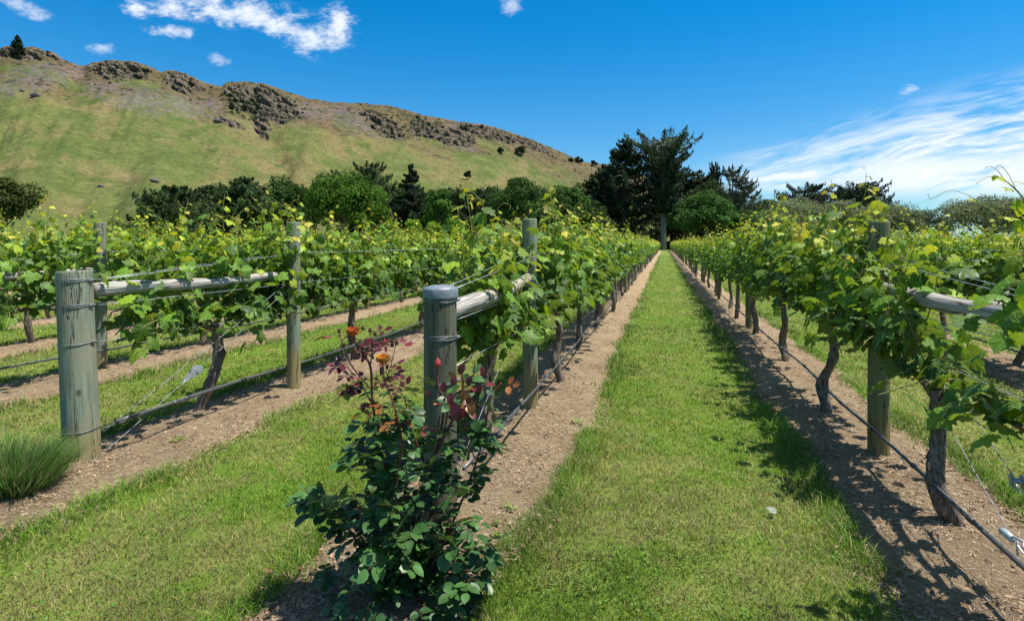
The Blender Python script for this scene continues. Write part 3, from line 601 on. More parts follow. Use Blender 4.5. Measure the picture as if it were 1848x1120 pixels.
conifer(442, 130, 318, [(0, 6), (.35, 6.8), (.7, 5.4), (.95, 2.0), (1, .5)], 'dark cedar with drooping layered branches left of the big round tree', DCON, nb=150, per=120, low=.6, lift=.05, droop=.35)
broad_tree(517, 142, 318, 84, 'dark broad tree squeezed between the cedar and the big round tree', DGR, n=8000)
conifer(660, 150, 297, [(0, 6), (.6, 8), (.85, 6.0), (.97, 2.6), (1, .6)], 'dark pine rising behind the big round tree', DCON, nb=130, per=120, low=2, lift=.3, seed=2)
broad_tree(624, 118, 313, 146, 'biggest round leafy green tree of the tree line', GRN, n=20000, blobs=60, leaf=.36, jag=.1)
conifer(742, 128, 292, [(0, 5.0), (.12, 5.6), (.5, 3.9), (.8, 1.7), (1, .15)], 'dark pyramid shaped conifer right of the big round tree', (.036, .058, .028), nb=190, per=90, low=.4, lift=.02, droop=.35, leaf=.36, lenvar=.22)
broad_tree(793, 124, 337, 56, 'fresh green leafy tree right of the pyramid shaped conifer', (.075, .165, .025), n=7000)
conifer(835, 140, 342, [(0, 5), (.5, 7), (.9, 3), (1, .6)], 'dark cedar behind the fresh green tree', DCON, nb=110, per=110, low=.6, seed=3)
conifer(870, 146, 339, [(0, 5), (.5, 6), (.9, 3), (1, .6)], 'dark cedar behind the left side of the second round tree', DCON, nb=100, per=100, low=.6, seed=5)
broad_tree(935, 124, 320, 104, 'second round dark green tree, between cedars and the tall group', (.048, .105, .022), n=13000, blobs=46, leaf=.36)
broad_tree(1022, 138, 330, 86, 'dark green tree just left of the tall conifer group', DGR, n=9000)
broad_tree(990, 110, 372, 70, 'low green shrub in front of the trees left of the tall group', (.055, .115, .025), n=5000, name='tall_shrub', cat='shrub')
broad_tree(1060, 128, 352, 70, 'dark leafy tree at the foot of the tall dark fir', DGR, n=7000)
conifer(1078, 146, 306, [(0, 5.5), (.3, 5.6), (.7, 3.8), (.92, 1.8), (1, .4)], 'shorter dark fir at the outer left of the tall group', (.065, .10, .045), nb=150, per=100, low=.4, lift=.1)
conifer(1098, 150, 290, [(0, 6), (.3, 6.4), (.7, 4.4), (.92, 2.2), (1, .4)], 'dark broad fir on the left flank of the tall group', BCON, nb=180, per=110, low=.6, lift=.1)
conifer(1128, 143, 247, [(0, 6.5), (.3, 7), (.6, 6), (.85, 3.6), (.95, 1.6), (1, .3)], 'tall dense dark fir beside the tallest cedar', (.055, .088, .046), nb=260, per=105, low=.6, lift=.12, leaf=.42)
conifer(1212, 152, 300, [(0, 7), (.5, 8), (1, 3)], 'dark dense tree filling in behind the tallest cedar', DCON, nb=150, per=110, low=.4, seed=9)
conifer(1197, 139, 241, [(.22, 2.6), (.32, 4.4), (.5, 4.8), (.68, 4.6), (.80, 6.4), (.88, 7.8), (.95, 6.8), (1, 2.0)], 'tallest cedar, bare pale trunk at the end of the central grass lane', BCON, nb=210, per=110, low=8.0, lift=.28, droop=.1, trunkcol=(.30, .28, .26), tr=.85, leaf=.46, gap=.1, lenvar=.5, name='cedar_tree')
conifer(1258, 148, 305, [(0, 5), (.5, 5), (.9, 3), (1, .6)], 'dark conifer just right of the tallest cedar', BCON, nb=120, per=100, low=.6, seed=6)
conifer(1290, 158, 294, [(0, 2.2), (.5, 2.3), (.9, 1.2), (1, .3)], 'slim upright poplar shaped conifer behind the windswept one', (.055, .09, .045), nb=130, per=60, low=1, lift=1.6, droop=0, leaf=.4)
conifer(1345, 150, 318, [(0, 5), (.3, 6), (.6, 5), (.85, 2.6), (1, .4)], 'lower dark conifer right of the windswept one', BCON, nb=90, per=90, low=1, lift=.3, leaf=.36)
conifer(1322, 140, 294, [(0, 4), (.3, 6.2), (.55, 5.2), (.8, 3.0), (1, .4)], 'windswept open conifer at the right end of the tall group', BCON, nb=90, per=80, low=1, lift=.42, droop=.05, leaf=.36, lenvar=.5, gap=.15)
broad_tree(1275, 122, 340, 104, 'bushy mid green tree right of the bare cedar trunk', (.05, .115, .024), n=11000, leaf=.36)
broad_tree(1262, 150, 310, 104, 'tall dark tree between the tallest cedar and the windswept conifer', (.05, .085, .03), n=9000, leaf=.4)
broad_tree(1235, 132, 362, 60, 'dark bush close beside the bare cedar trunk', DGR, n=5000)
broad_tree(1345, 130, 372, 80, 'dark low tree between the windswept conifer and the pale willows', DGR, n=6000)
broad_tree(1388, 150, 353, 74, 'small dark tree rising behind the left end of the pale willows', DCON, n=6000, M_='conifer')
conifer(1458, 165, 333, [(.3, 6), (.55, 8), (.8, 8), (.93, 5.0), (1, 1.5)], 'flat topped dark pine, left one of the pair beyond the willows', (.034, .055, .03), nb=110, per=100, low=6, lift=.16, lenvar=.5)
conifer(1545, 160, 327, [(.3, 6), (.55, 8), (.8, 8), (.93, 5.0), (1, 1.5)], 'flat topped dark pine, right one of the pair beyond the willows', (.034, .055, .03), nb=120, per=100, low=6, lift=.14, lenvar=.5, seed=3)
for a in [(1432, 96, 355, 128, 'pale grey green willow, leftmost of the willow clumps'), (1530, 102, 358, 140, 'pale grey green willow in front of the flat topped pines'), (1615, 100, 366, 96, 'pale willow just right of the flat topped pines'),
          (1780, 92, 350, 170, 'broad pale willow in the gap near the right edge'), (1860, 84, 354, 120, 'pale willow cut off by the right edge of the view')]:
    broad_tree(a[0], a[1], a[2], a[3], a[4], WIL, n=13000, leaf=.20, blobs=50, name='willow_tree', low=.3)
broad_tree(1668, 105, 378, 90, 'low blue green bush between the two willow clumps', (.09, .13, .08), n=6000, leaf=.24, name='willow_tree', low=.2)
for q, (px, tp_, w_) in enumerate([(705, 394, 40), (742, 391, 44), (783, 396, 40), (822, 394, 46)]):
    broad_tree(px, 84, tp_, w_, ['leftmost', 'second from left', 'third from left', 'rightmost'][q]+' of the four lime green shrubs below the pyramid shaped conifer', LIM, n=2600, leaf=.26, name='lime_shrub', low=.1, blobs=16, cat='shrub', group='lime green shrubs behind the vines')
for q, (px, tp_, w_) in enumerate([(290, 398, 44), (330, 400, 40)]):
    broad_tree(px, 88, tp_, w_, ['left', 'right'][q]+' one of two low green shrubs below the wide low cedar', (.06, .13, .03), n=2200, leaf=.26, name='low_shrub', low=.1, blobs=14, cat='shrub', group='low green shrubs under the leftmost cedar')
for q, (px, zc_, tp_, w_) in enumerate([(298, 140, 356, 120), (352, 141, 346, 100), (400, 152, 338, 120), (480, 155, 334, 130), (565, 158, 330, 130), (640, 158, 328, 120), (700, 160, 326, 120), (745, 162, 336, 120), (800, 158, 340, 120), (855, 158, 342, 120), (900, 160, 338, 130), (985, 160, 338, 130), (1050, 165, 332, 120), (1300, 155, 346, 120), (1365, 158, 362, 120)]):
    broad_tree(px, zc_, tp_, w_, 'dark tree filling in behind the front line of trees', (.036, .072, .020), n=6500, leaf=.5, name='background_tree', low=.1, blobs=30, group='dark trees filling in behind the tree line')
# trees standing on the hill
p = on_hill(33, 98); conifer(33, 1, 0, [(0, 7.5), (.2, 7.2), (.5, 5), (.8, 2.4), (1, .3)], 'lone conifer on the ridge at the upper left', (.02, .036, .018), loc=p, H=28, nb=150, per=50, leaf=1.1, low=1, group='trees growing on the hill', name='ridge_conifer', droop=.4)
for px, py, w_, h_, lb in [(940, 282, 11, 19, 'largest round tree standing alone on the right slope of the hill'), (905, 277, 6, 12, 'small round tree just left of the largest tree on the slope'), (845, 323, 6, 14, 'lone small tree low on the slope above the second round tree'),
                           (1046, 296, 9, 17, 'dark round tree on the ridge left of the tall fir'), (1030, 292, 5, 9, 'small bush on the ridge left of the dark round tree'), (1072, 300, 9, 13, 'dark bush on the ridge right of the dark round tree')]:
    p = on_hill(px, py); broad_tree(px, 1, h_, w_, lb, (.028, .05, .018), loc=p-np.array([0, 0, 1.5]), n=1600, leaf=1.7, low=.5, blobs=14, name='hillside_tree', group='trees growing on the hill')

# ------------------------------------------------------------------ grapevines
HALF = [(.10, -.12), (.24, -.17), (.36, -.10), (.44, .02), (.50, .10), (.41, .20), (.55, .34), (.50, .46), (.38, .50), (.24, .50), (.27, .62), (.18, .74), (.10, .84)]
out = [(0, 0)]+HALF+[(0, .98)]+[(-a, b) for a, b in HALF[::-1]]
LV0 = np.array([[0, .30, .07]]+[[a, b, .0+.05*math.sin(i*2.4)] for i, (a, b) in enumerate(out)]); LF0 = np.array([[0, 1+i, 1+(i+1) % len(out)] for i in range(len(out))]); LU0 = LV0[:, :2]*1.0
o1 = [(0, 0), (.28, -.15), (.50, .12), (.42, .24), (.52, .42), (.25, .52), (0, .95), (-.25, .52), (-.52, .42), (-.42, .24), (-.50, .12), (-.28, -.15)]
LV1 = np.array([[0, .30, .08]]+[[a, b, 0] for a, b in o1]); LF1 = np.array([[0, 1+i, 1+(i+1) % len(o1)] for i in range(len(o1))]); LU1 = LV1[:, :2]
LV2 = np.array([[0, -.05, 0], [.5, .25, .08], [.0, .95, 0], [-.5, .25, .08]]); LF2 = np.array([[0, 1, 2], [0, 2, 3]]); LU2 = LV2[:, :2]
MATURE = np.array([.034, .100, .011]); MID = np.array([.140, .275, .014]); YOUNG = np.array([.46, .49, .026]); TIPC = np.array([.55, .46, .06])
def leaf_cloud(g, r_, pos, age, face, lod, sizes, tip=None):
    """pos: leaf petiole ends; age 0 old .. 1 young tip; face: outward direction"""
    n = len(pos)
    Zd = face*r_.uniform(.2, 1.1, (n, 1))+np.array([0, 0, .45])+r_.normal(0, .42, (n, 3)); Yd = np.array([0, 0, -1.])+face*r_.uniform(-.2, .9, (n, 1))+r_.normal(0, .55, (n, 3))
    X_, Y_, Z_ = frames_from(Zd, Yd)
    a = np.clip(age+r_.normal(0, .13, n), 0, 1)[:, None]
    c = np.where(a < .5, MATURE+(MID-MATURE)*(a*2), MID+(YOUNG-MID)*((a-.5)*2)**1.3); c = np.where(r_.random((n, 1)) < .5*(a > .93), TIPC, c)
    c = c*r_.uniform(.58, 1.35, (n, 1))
    LV, LF, LU = [(LV0, LF0, LU0), (LV1, LF1, LU1), (LV2, LF2, LU2)][lod]
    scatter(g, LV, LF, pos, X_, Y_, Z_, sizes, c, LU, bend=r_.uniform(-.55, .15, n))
def vine_shoots(seed, y0=-1., y1=1., ns=24, top=1.72, base=.84, lod=0, topvar=.10, sparse=1., thick=.15, tall=2, hang=.26, rt=None, extra=None):
    """the leaves and canes of one vine, x across the row, y along it"""
    r_ = np.random.default_rng(seed); L = G(); S = G(); pos, age, face, siz = [], [], [], []
    ys = np.linspace(y0, y1, ns)+r_.normal(0, .05, ns); tops = top+r_.normal(0, topvar, ns)
    for q in r_.choice(ns, min(tall, ns), False): tops[q] += r_.uniform(.08, .36)
    jobs = [([r_.normal(0, .03), ys[q], base+r_.normal(0, .03)], [r_.normal(0, thick*.75), ys[q]+r_.normal(0, .12), tops[q]], 1) for q in range(ns)]
    for q in range(int(ns*hang)):            # shoots that flop out and down below the cordon
        s_ = r_.choice([-1, 1]); yy = r_.uniform(y0, y1); jobs.append(([0, yy, base+.05], [s_*r_.uniform(.15, .34), yy+r_.normal(0, .2), base+r_.uniform(-.14, .14)], 0))
    if extra: jobs += extra
    for a_, b_, up in jobs:
        a_, b_ = np.array(a_, float), np.array(b_, float); Ln = np.linalg.norm(b_-a_)
        mid = (a_+b_)/2+np.array([r_.normal(0, thick*.5), r_.normal(0, .06), .05 if not up else 0])
        pt = spline([a_, mid, b_], 9 if lod == 0 else 5)
        if up and lod == 0 and b_[2] > top: pt[-1] += np.array([r_.normal(0, .06), r_.normal(0, .06), -.01]); 
        t_ = np.linspace(0, 1, len(pt)); cc = (.10, .13, .035) if Ln > 0 else 0
        if lod < 2: 
            cols = np.array([.13, .085, .04])*(1-t_[:, None])+np.array([.26, .30, .06])*t_[:, None]
            seg = 6 if lod == 0 else 4; n0 = S.n; tube(S, pt, np.linspace(.0048, .0016, len(pt)), seg, cap=False); S.c[-1] = np.repeat(cols, seg, 0)
        nn = max(3, int(Ln/(.052 if lod < 2 else .095)*sparse))
        t = (np.arange(nn)+r_.random(nn)*.6)/nn; p0 = np.stack([np.interp(t, t_, pt[:, q]) for q in range(3)], -1)
        s_ = np.where((np.arange(nn)+r_.integers(0, 2)) % 2 == 0, 1., -1.)
        fd = unit(np.stack([s_*r_.uniform(.5, 1, nn), r_.normal(0, .5, nn), r_.uniform(-.1, .35, nn)], -1))
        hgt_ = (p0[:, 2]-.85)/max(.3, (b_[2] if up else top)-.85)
        sz = np.interp(t if up else t*.6, [0, .15, .6, .85, 1], [.100, .118, .104, .066, .032])*r_.uniform(.75, 1.25, nn); pl = sz*r_.uniform(.45, .95, nn)
        p1 = p0+fd*pl[:, None]
        if lod == 0:
            for q in range(nn): tube(S, [p0[q], (p0[q]+p1[q])/2+np.array([0, 0, .008]), p1[q]], .0013, 3, (.22, .20, .05), cap=False)
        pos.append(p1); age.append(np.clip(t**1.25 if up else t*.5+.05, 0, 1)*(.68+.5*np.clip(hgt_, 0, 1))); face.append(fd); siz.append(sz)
        if lod < 2 and up:                      # laterals fill the middle of the curtain
            k = int(nn*.75); tt = r_.uniform(.02, .75, k); pp = np.stack([np.interp(tt, t_, pt[:, q]) for q in range(3)], -1)+np.stack([r_.normal(0, thick, k), r_.normal(0, .10, k), r_.normal(0, .07, k)], -1)
            fd2 = unit(np.stack([np.sign(pp[:, 0]+1e-4)*r_.uniform(.3, 1, k), r_.normal(0, .5, k), r_.uniform(-.1, .4, k)], -1)); pos.append(pp); age.append(tt*.9*r_.uniform(.2, 1, k)); face.append(fd2); siz.append(r_.uniform(.055, .112, k))
        if lod == 0 and b_[2] > top+.05:        # tendrils
            for q in range(3):
                e = np.interp(1-.12*q, t_, pt[:, 0]), np.interp(1-.12*q, t_, pt[:, 1]), np.interp(1-.12*q, t_, pt[:, 2]); e = np.array(e); d = unit(r_.normal(0, 1, 3)[None])[0]*np.array([1, 1, .4])
                tube(S, spline([e, e+d*.06+np.array([0, 0, .03]), e+d*.12+np.array([0, 0, .0]), e+d*.12+r_.normal(0, .02, 3)], 8), .0012, 3, (.30, .32, .06), cap=False)
    pos, age, face, siz = np.concatenate(pos), np.concatenate(age), np.concatenate(face), np.concatenate(siz)
    if lod == 2: siz = siz*1.3
    if lod == 1: siz = siz*.92
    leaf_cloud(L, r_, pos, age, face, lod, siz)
    return L, S
def trunk_geo(seed, h=.80, r0=.041, lean=(0, 0), seg=16, y0=-.9, y1=.9, n=30, knob=True):
    r_ = np.random.default_rng(seed); T = G(); C_ = G()
    tx, ty = lean; ctrl = [[-tx, -ty, -.06], [-tx*.9+r_.normal(0, .012), -ty*.8, .06], [-tx*.3+r_.normal(0, .03), -ty*.4+r_.normal(0, .03), h*.35], [r_.normal(0, .025), r_.normal(0, .03), h*.65], [0, 0, h*.92], [0, 0, h+.03]]
    t = np.linspace(0, 1, n); rad = r0*(1.22-.35*t+.30*np.exp(-((t-.94)/.10)**2)+.35*np.exp(-(t/.07)**2)+.18*np.exp(-((t-r_.uniform(.25, .6))/.07)**2))
    tube(T, spline(ctrl, n), rad, seg, rough=.20, ridge=.30, seed=seed, fine=14)
    if seg > 10:
        for q in range(7):                      # peeling strips of bark
            a = r_.uniform(0, 2*math.pi); zz = r_.uniform(.1, .8)*h; p0 = spline(ctrl, n)[int(zz/h*(n-1))]; d = np.array([math.cos(a), math.sin(a), 0])
            tube(T, [p0+d*r0*.95, p0+d*r0*1.3+[0, 0, -.04], p0+d*r0*r_.uniform(1.2, 1.9)+[0, 0, -.10*r_.uniform(.5, 1.4)]], [.006, .004, .001], 4)
    for s_, ye in ((1, y1), (-1, y0)):
        if abs(ye) < .1: continue
        tube(C_, spline([[0, 0, h-.04], [r_.normal(0, .02), ye*.25, h+.05+r_.normal(0, .01)], [r_.normal(0, .02), ye*.6, h+.05+r_.normal(0, .015)], [0, ye, h+.04]], 14 if seg > 10 else 6), np.linspace(r0*.62, r0*.25, 14 if seg > 10 else 6), 8 if seg > 10 else 5, rough=.18, seed=seed+3)
    return T, C_
ORD = ['first', 'second', 'third', 'fourth', 'fifth', 'sixth', 'seventh', 'eighth', 'ninth', 'tenth', 'eleventh', 'twelfth', 'thirteenth', 'fourteenth', 'fifteenth', 'sixteenth', 'seventeenth', 'eighteenth']
def rowname(k):
    side = 'left' if k < 0 else 'right'
    return f'row just {side} of the lane' if abs(k) == 1 else f'{ORD[abs(k)-1]} row {side} of the lane'
hero = []
for s in range(6):
    L, S = vine_shoots(100+s, ns=29, top=1.62, lod=0, tall=7); T, C_ = trunk_geo(s+1, lean=(random.uniform(-.05, .05), random.uniform(-.10, .10)))
    hero.append([mesh_data('foliage', L, M['leaf']), mesh_data('shoots', S, M['shoot']), mesh_data('trunk', T, M['bark']), mesh_data('cordon', C_, M['bark'])])
mid = []
for s in range(5):
    L, S = vine_shoots(200+s, ns=28, top=1.64, lod=1, tall=5); T, C_ = trunk_geo(20+s, lean=(random.uniform(-.05, .05), random.uniform(-.1, .1)), seg=9, n=14)
    mid.append([mesh_data('foliage', L, M['leaf_far']), mesh_data('shoots', S, M['shoot']), mesh_data('trunk', T, M['bark']), mesh_data('cordon', C_, M['bark'])])
far = []
for s in range(5):
    L, S = vine_shoots(300+s, ns=24, top=1.66, lod=2, tall=4); T, C_ = trunk_geo(40+s, seg=6, n=7)
    far.append([mesh_data('foliage', L, M['leaf_far']), None, mesh_data('trunk', T, M['bark']), None])
def first_pos(k): return {1: 5.40, -1: 5.70, -2: 6.20, -3: 6.4}.get(k, 5.8)
cands = []
for k, x0 in ROWX.items():
    yv = first_pos(k)-(0 if abs(k) <= 1 or k in (-2, -3) else 2.0); q = 0
    while yv < ROW_END-1:
        yy = yv+rng.normal(0, .08); zc = -x0*SA+yy*CA; px = 924+1000*(x0*CA+yy*SA)/zc if zc > .3 else 9999
        vis = -130 < px < 1960
        j = [kk for kk in ROWX if (kk < 0) == (k < 0) and abs(kk) < abs(k)]
        cross = sum(1 for kk in j if yy*ROWX[kk]/x0 > 4.0)
        sc = (1/zc if zc > 0 else 0)*(.45**min(cross, 8)) if vis else 0
        cands.append((sc, k, q, x0, yy, zc, px)); yv += 2.0; q += 1
cands.sort(key=lambda a: -a[0])
MAXV = 286
chosen = cands[:MAXV]; rest = cands[MAXV:]
def put_vine(k, x, y, set_, label, group, rz=0, sx=1, sz=1, name='grapevine'):
    root = thing(name, (x, y, 0), label, 'grapevine', group)
    for nm, me in zip(('foliage', 'shoots', 'trunk', 'cordon'), set_):
        if me is None: continue
        o = bpy.data.objects.new(nm, me); COL.objects.link(o); o.parent = root
        if nm in ('foliage', 'shoots'): o.scale = (sx, 1, sz)
        o.rotation_euler[2] = rz
    return root
nfirst = {1: 2, -1: 2, -2: 2, -3: 2}
for sc, k, q, x0, yy, zc, px in chosen:
    d = math.hypot(x0, yy); st_ = hero if d < 10.5 else (mid if d < 30 else far)
    nth = q+nfirst.get(k, 1); rn = rowname(k)
    if abs(k) <= 2 and nth <= (10 if k in (1, -1) else 5): lb = f'{ORD[nth-1]} grapevine from the near end of the {rn}'
    elif abs(k) <= 2: lb = f'leafy grapevine in the receding part of the {rn}'
    else: lb = f'leafy grapevine in the {rn}'
    rz = 0 if rng.random() < .5 else math.pi
    put_vine(k, x0+rng.normal(0, .03), yy, st_[rng.integers(0, len(st_))], lb, f'grapevines of the {rn}', rz, rng.uniform(.9, 1.12), rng.uniform(.95, 1.07)*(1 if k > -3 or yy > 14 else 1.04))
# the rest of the vineyard, past what can be told apart
g = G()
for sc, k, q, x0, yy, zc, px in rest:
    if x0 < -50: continue
    L = vine_rest = None
    r_ = np.random.default_rng(abs(k)*1000+q); m_ = 80
    pos = np.stack([x0+r_.normal(0, .17, m_), yy+r_.uniform(-1, 1, m_), r_.uniform(.7, 1.82, m_)], -1)
    fd = unit(np.stack([np.sign(pos[:, 0]-x0), r_.normal(0, .5, m_), r_.uniform(0, .4, m_)], -1)); ag = np.clip((pos[:, 2]-1.1)/.8, 0, 1)
    leaf_cloud(g, r_, pos, ag, fd, 2, r_.uniform(.18, .30, m_))
    tube(g, [[x0, yy, 0], [x0+.03, yy, .4], [x0, yy, .85]], [.05, .04, .05], 5, (.12, .09, .07))
tag(g.build('distant_grapevines', M['leaf_far']), 'mass of distant grapevines merging into one green carpet', 'grapevines', kind='stuff')

# first vines of the four nearest rows, at the end assemblies
def near_vine(x, y, label, group, seed, y0, y1, ns, lean, h=.78, r0=.046, top=1.66, sparse=1., extra=None, hang=.35, thick=.17, tall=2, topvar=.14, cy=None):
    L, S = vine_shoots(seed, y0=y0, y1=y1, ns=ns, top=top, lod=0, sparse=sparse, extra=extra, hang=hang, thick=thick, tall=tall, topvar=topvar)
    T, C_ = trunk_geo(seed, h=h, r0=r0, lean=lean, seg=18, n=36, y0=(cy or (y0, y1))[0], y1=(cy or (y0, y1))[1])
    return put_vine(0, x, y, [mesh_data('foliage', L, M['leaf']), mesh_data('shoots', S, M['shoot']), mesh_data('trunk', T, M['bark']), mesh_data('cordon', C_, M['bark'])], label, group)
gn = lambda k: f'grapevines of the {rowname(k)}'
near_vine(-3.80, 4.02, 'first grapevine of the second row left, crooked trunk under the log rail', gn(-2), 501, -.85, 1.1, 21, (.10, .12), top=1.52, sparse=.9, hang=.9, thick=.16, topvar=.22, tall=3,
          extra=[([0, .55, .85], [.0, .55, 1.98], 1), ([0, .75, .85], [.05, .68, 2.05], 1), ([0, .2, .85], [.02, .15, 1.85], 1), ([0, .5, .85], [.25, .66, 1.92], 1), ([0, .6, .85], [.29, .66, 1.70], 1), ([0, .8, .85], [.14, .98, 2.0], 1), ([0, .4, .85], [.2, .52, 1.5], 1), ([0, .7, .82], [.30, .60, 1.25], 1), ([0, .85, .85], [.10, .80, 1.72], 1), ([0, .7, .85], [.12, .62, 1.6], 1), ([0, .6, .85], [.14, .55, 1.45], 1), ([0, .95, .85], [.02, .9, 1.95], 1), ([0, .5, .85], [.13, .35, 1.3], 1), ([0, .3, .85], [.1, -.05, 1.62], 1), ([0, -.3, .85], [.22, -.75, .92], 0), ([0, -.3, .8], [.2, -.9, .75], 0), ([0, 0, .8], [.25, .1, .58], 0)])
near_vine(-1.27, 4.0, 'first grapevine of the row just left, leaning behind the capped post', gn(-1), 502, -.5, 1.0, 19, (-.0, .22), h=.72, r0=.052, top=1.60, hang=.9, sparse=1.05, thick=.17, topvar=.14,
          extra=[([.05, -.1, .8], [.25, -.25, .72], 0), ([0, -.2, .8], [-.15, -.55, .80], 0), ([.1, .2, .8], [.28, .0, .85], 0), ([0, .4, .85], [-.02, .30, 1.80], 1), ([.05, -.2, .85], [.12, -.45, 1.28], 1), ([.05, -.3, .85], [.05, -.7, 1.18], 1), ([.08, .1, .85], [.22, .45, 1.5], 1), ([.1, .2, .85], [.24, .50, 1.3], 1), ([.1, -.1, .85], [.26, .1, 1.25], 1), ([.05, -.1, .85], [.16, -.35, 1.36], 1), ([.05, -.3, .82], [.2, -.6, 1.0], 0)])
near_vine(1.40, 3.42, 'first grapevine of the row just right, knobbly trunk at the right edge', gn(1), 503, .38, 1.0, 9, (-.05, .06), h=.70, r0=.041, top=1.36, hang=.9, sparse=1.0, thick=.20, topvar=.16, tall=2, cy=(-.95, 1.0),
          extra=[([0, .3, .8], [-.18, .2, .72], 0), ([0, .1, .82], [.16, -.05, .74], 0), ([0, .15, .82], [-.1, -.1, .98], 0), ([0, -.3, .8], [-.22, -.35, .62], 0), ([0, -.5, .8], [-.28, -.7, .78], 0), ([0, -.1, .8], [-.25, .1, .66], 0), ([0, -.85, .85], [-.12, -.75, 1.70], 1),
                 ([0, -.7, .8], [-.22, -.95, .80], 0), ([0, -.5, .8], [-.1, -.85, .70], 0), ([0, -.6, .8], [.1, -.95, .92], 0), ([0, -.9, .85], [.05, -1.05, 1.6], 1), ([0, .2, .85], [.02, .22, 1.62], 1), ([0, .9, .85], [-.03, .95, 1.80], 1)])
near_vine(-6.31, 4.62, 'first grapevine of the third row left, around the green post behind', gn(-3), 504, -1.3, 1.1, 27, (.05, .05), top=1.66, hang=.4, sparse=1.0, topvar=.16, tall=5)

# long yellow green shoot arching in from the right edge
g = G(); S = G()
pts = [P(1905, 520, 1.75), P(1880, 420, 1.75), P(1850, 362, 1.75), P(1822, 332, 1.75), P(1805, 322, 1.76)]
sp_ = spline(pts, 14); tube(S, sp_, np.linspace(.004, .0014, 14), 6, (.28, .30, .06)); base_ = sp_[0].copy()
r_ = np.random.default_rng(9); lp = np.array([P(1846, 366, 1.74), P(1838, 330, 1.75), P(1803, 320, 1.76), P(1822, 340, 1.75), P(1846, 400, 1.74), P(1868, 440, 1.74), P(1880, 475, 1.74), P(1790, 322, 1.76)])
leaf_cloud(g, r_, lp, np.array([.75, .9, 1, .9, .8, .6, .6, 1.]), np.tile([-.3, -.6, .2], (8, 1)), 0, np.array([.05, .03, .028, .03, .055, .09, .10, .02]))
for a_, b_ in ((P(1805, 322, 1.76), P(1768, 328, 1.74)), (P(1815, 328, 1.76), P(1785, 300, 1.78)), (P(1835, 345, 1.75), P(1805, 298, 1.77))):
    tube(S, spline([a_, (a_+b_)/2+np.array([0, 0, .012]), b_, b_+np.array([-.01, 0, -.006])], 8), .0011, 4, (.32, .28, .08))
root = thing('vine_shoot', (base_[0], base_[1], base_[2]), 'long yellow green vine shoot with tendrils arching in at the right edge', 'vine shoot')
for nm, gg, mm in (('leaves', g, 'leaf'), ('stem', S, 'shoot')): o = gg.build(nm, M[mm], root); o.matrix_parent_inverse = Matrix.Translation(-Vector(base_))

# ------------------------------------------------------------------ posts, rails, wires, hoses
def post_mesh(r0, h, seed, seg=32, taper=.97, wob=.004):
    g = G(); n = 26; z = np.concatenate([np.linspace(-.3, h-.012, n), [h-.003, h]]); rr = r0*np.interp(z, [-.3, h], [1, taper]); rr[-2] *= .985; rr[-1] *= .93
    th = np.arange(seg)/seg*2*math.pi; nz = 1+.03*(fbm(np.cos(th)[None]*1.5+seed, np.sin(th)[None]*1.5+z[:, None]*.8, oct=2, seed=seed)-.5)*2
    v = np.stack([np.cos(th)[None]*rr[:, None]*nz, np.sin(th)[None]*rr[:, None]*nz, np.repeat(z[:, None], seg, 1)], -1).reshape(-1, 3); nn = len(z)
    i = np.arange(nn-1)[:, None]*seg; j = np.arange(seg)[None]; j2 = (j+1) % seg; q = np.stack([i+j, i+j2, i+seg+j2, i+seg+j], -1).reshape(-1, 4)
    v = np.concatenate([v, [[0, 0, h-.002]]]); k = np.arange(seg); g.add(v, [q, np.stack([(nn-1)*seg+k, (nn-1)*seg+(k+1) % seg, np.full(seg, nn*seg)], -1)]); return g
def wraps(r0, z, turns=3, seed=0, tilt=.0, knot=True, ang=-1.2, wr=.0022):
    r_ = np.random.default_rng(seed); g = G()
    for q in range(turns):
        th = np.linspace(0, 2*math.pi, 49); zz = z+q*.006+tilt*np.cos(th+.5)+.004*np.sin(th*2+q*2)+r_.normal(0, .0008, 49)
        tube(g, np.stack([np.cos(th)*(r0+.002), np.sin(th)*(r0+.002), zz], -1), wr, 5, cap=False)
    if knot:
        c = np.array([math.cos(ang)*(r0+.006), math.sin(ang)*(r0+.006), z+.006])
        for q in range(2):
            th = np.linspace(0, 6*math.pi, 40); tube(g, c+np.stack([np.cos(th)*.007, np.linspace(-.015, .02, 40)*(1 if q else -1), np.sin(th)*.007], -1), .002, 4)
    return g
def strainer(x, y, r0, h, label, mat_, seed, lean=(0, 0), cap=False, wz=(1.2, 1.05, .8, .25), kang=.2, group='thick end posts of the vine rows'):
    root = thing('end_post', (x, y, 0), label, 'post', group); root.rotation_euler = (lean[0], lean[1], random.random()*0)
    post_mesh(r0, h, seed).build('post', M[mat_], root)
    for q, z in enumerate(wz):
        wraps(r0*(1-.03*z/h)*1.012, z, 3 if q < 2 else 1, seed+q, .004, q < 3, kang).build('wire_binding', M['wire_dark'], root)
    if cap:
        g = G(); th = np.arange(40)/40*2*math.pi; prof_ = [(r0*1.05, h-.042), (r0*1.06, h-.002), (r0*1.0, h+.010), (r0*.5, h+.020), (.001, h+.022)]
        v = np.concatenate([np.stack([np.cos(th)*a, np.sin(th)*a, 0*th+b], -1) for a, b in prof_]); nn = len(prof_); i = np.arange(nn-1)[:, None]*40; j = np.arange(40)[None]
        g.add(v, np.stack([i+j, i+(j+1) % 40, i+40+(j+1) % 40, i+40+j], -1).reshape(-1, 4)); g.build('post_cap', M['cap'], root)
    return root
_p = Pg(149, 3.74); SX2, SY2 = float(_p[0]), float(_p[1]); SX1, SY1 = -1.14, 2.72
strainer(SX2, SY2, .106, 1.32, 'thick green tinged end post bound with wire, left foreground', 'post_green', 3, lean=(0, R(-3.2)), wz=(1.245, 1.075, .83, .25), kang=.25)
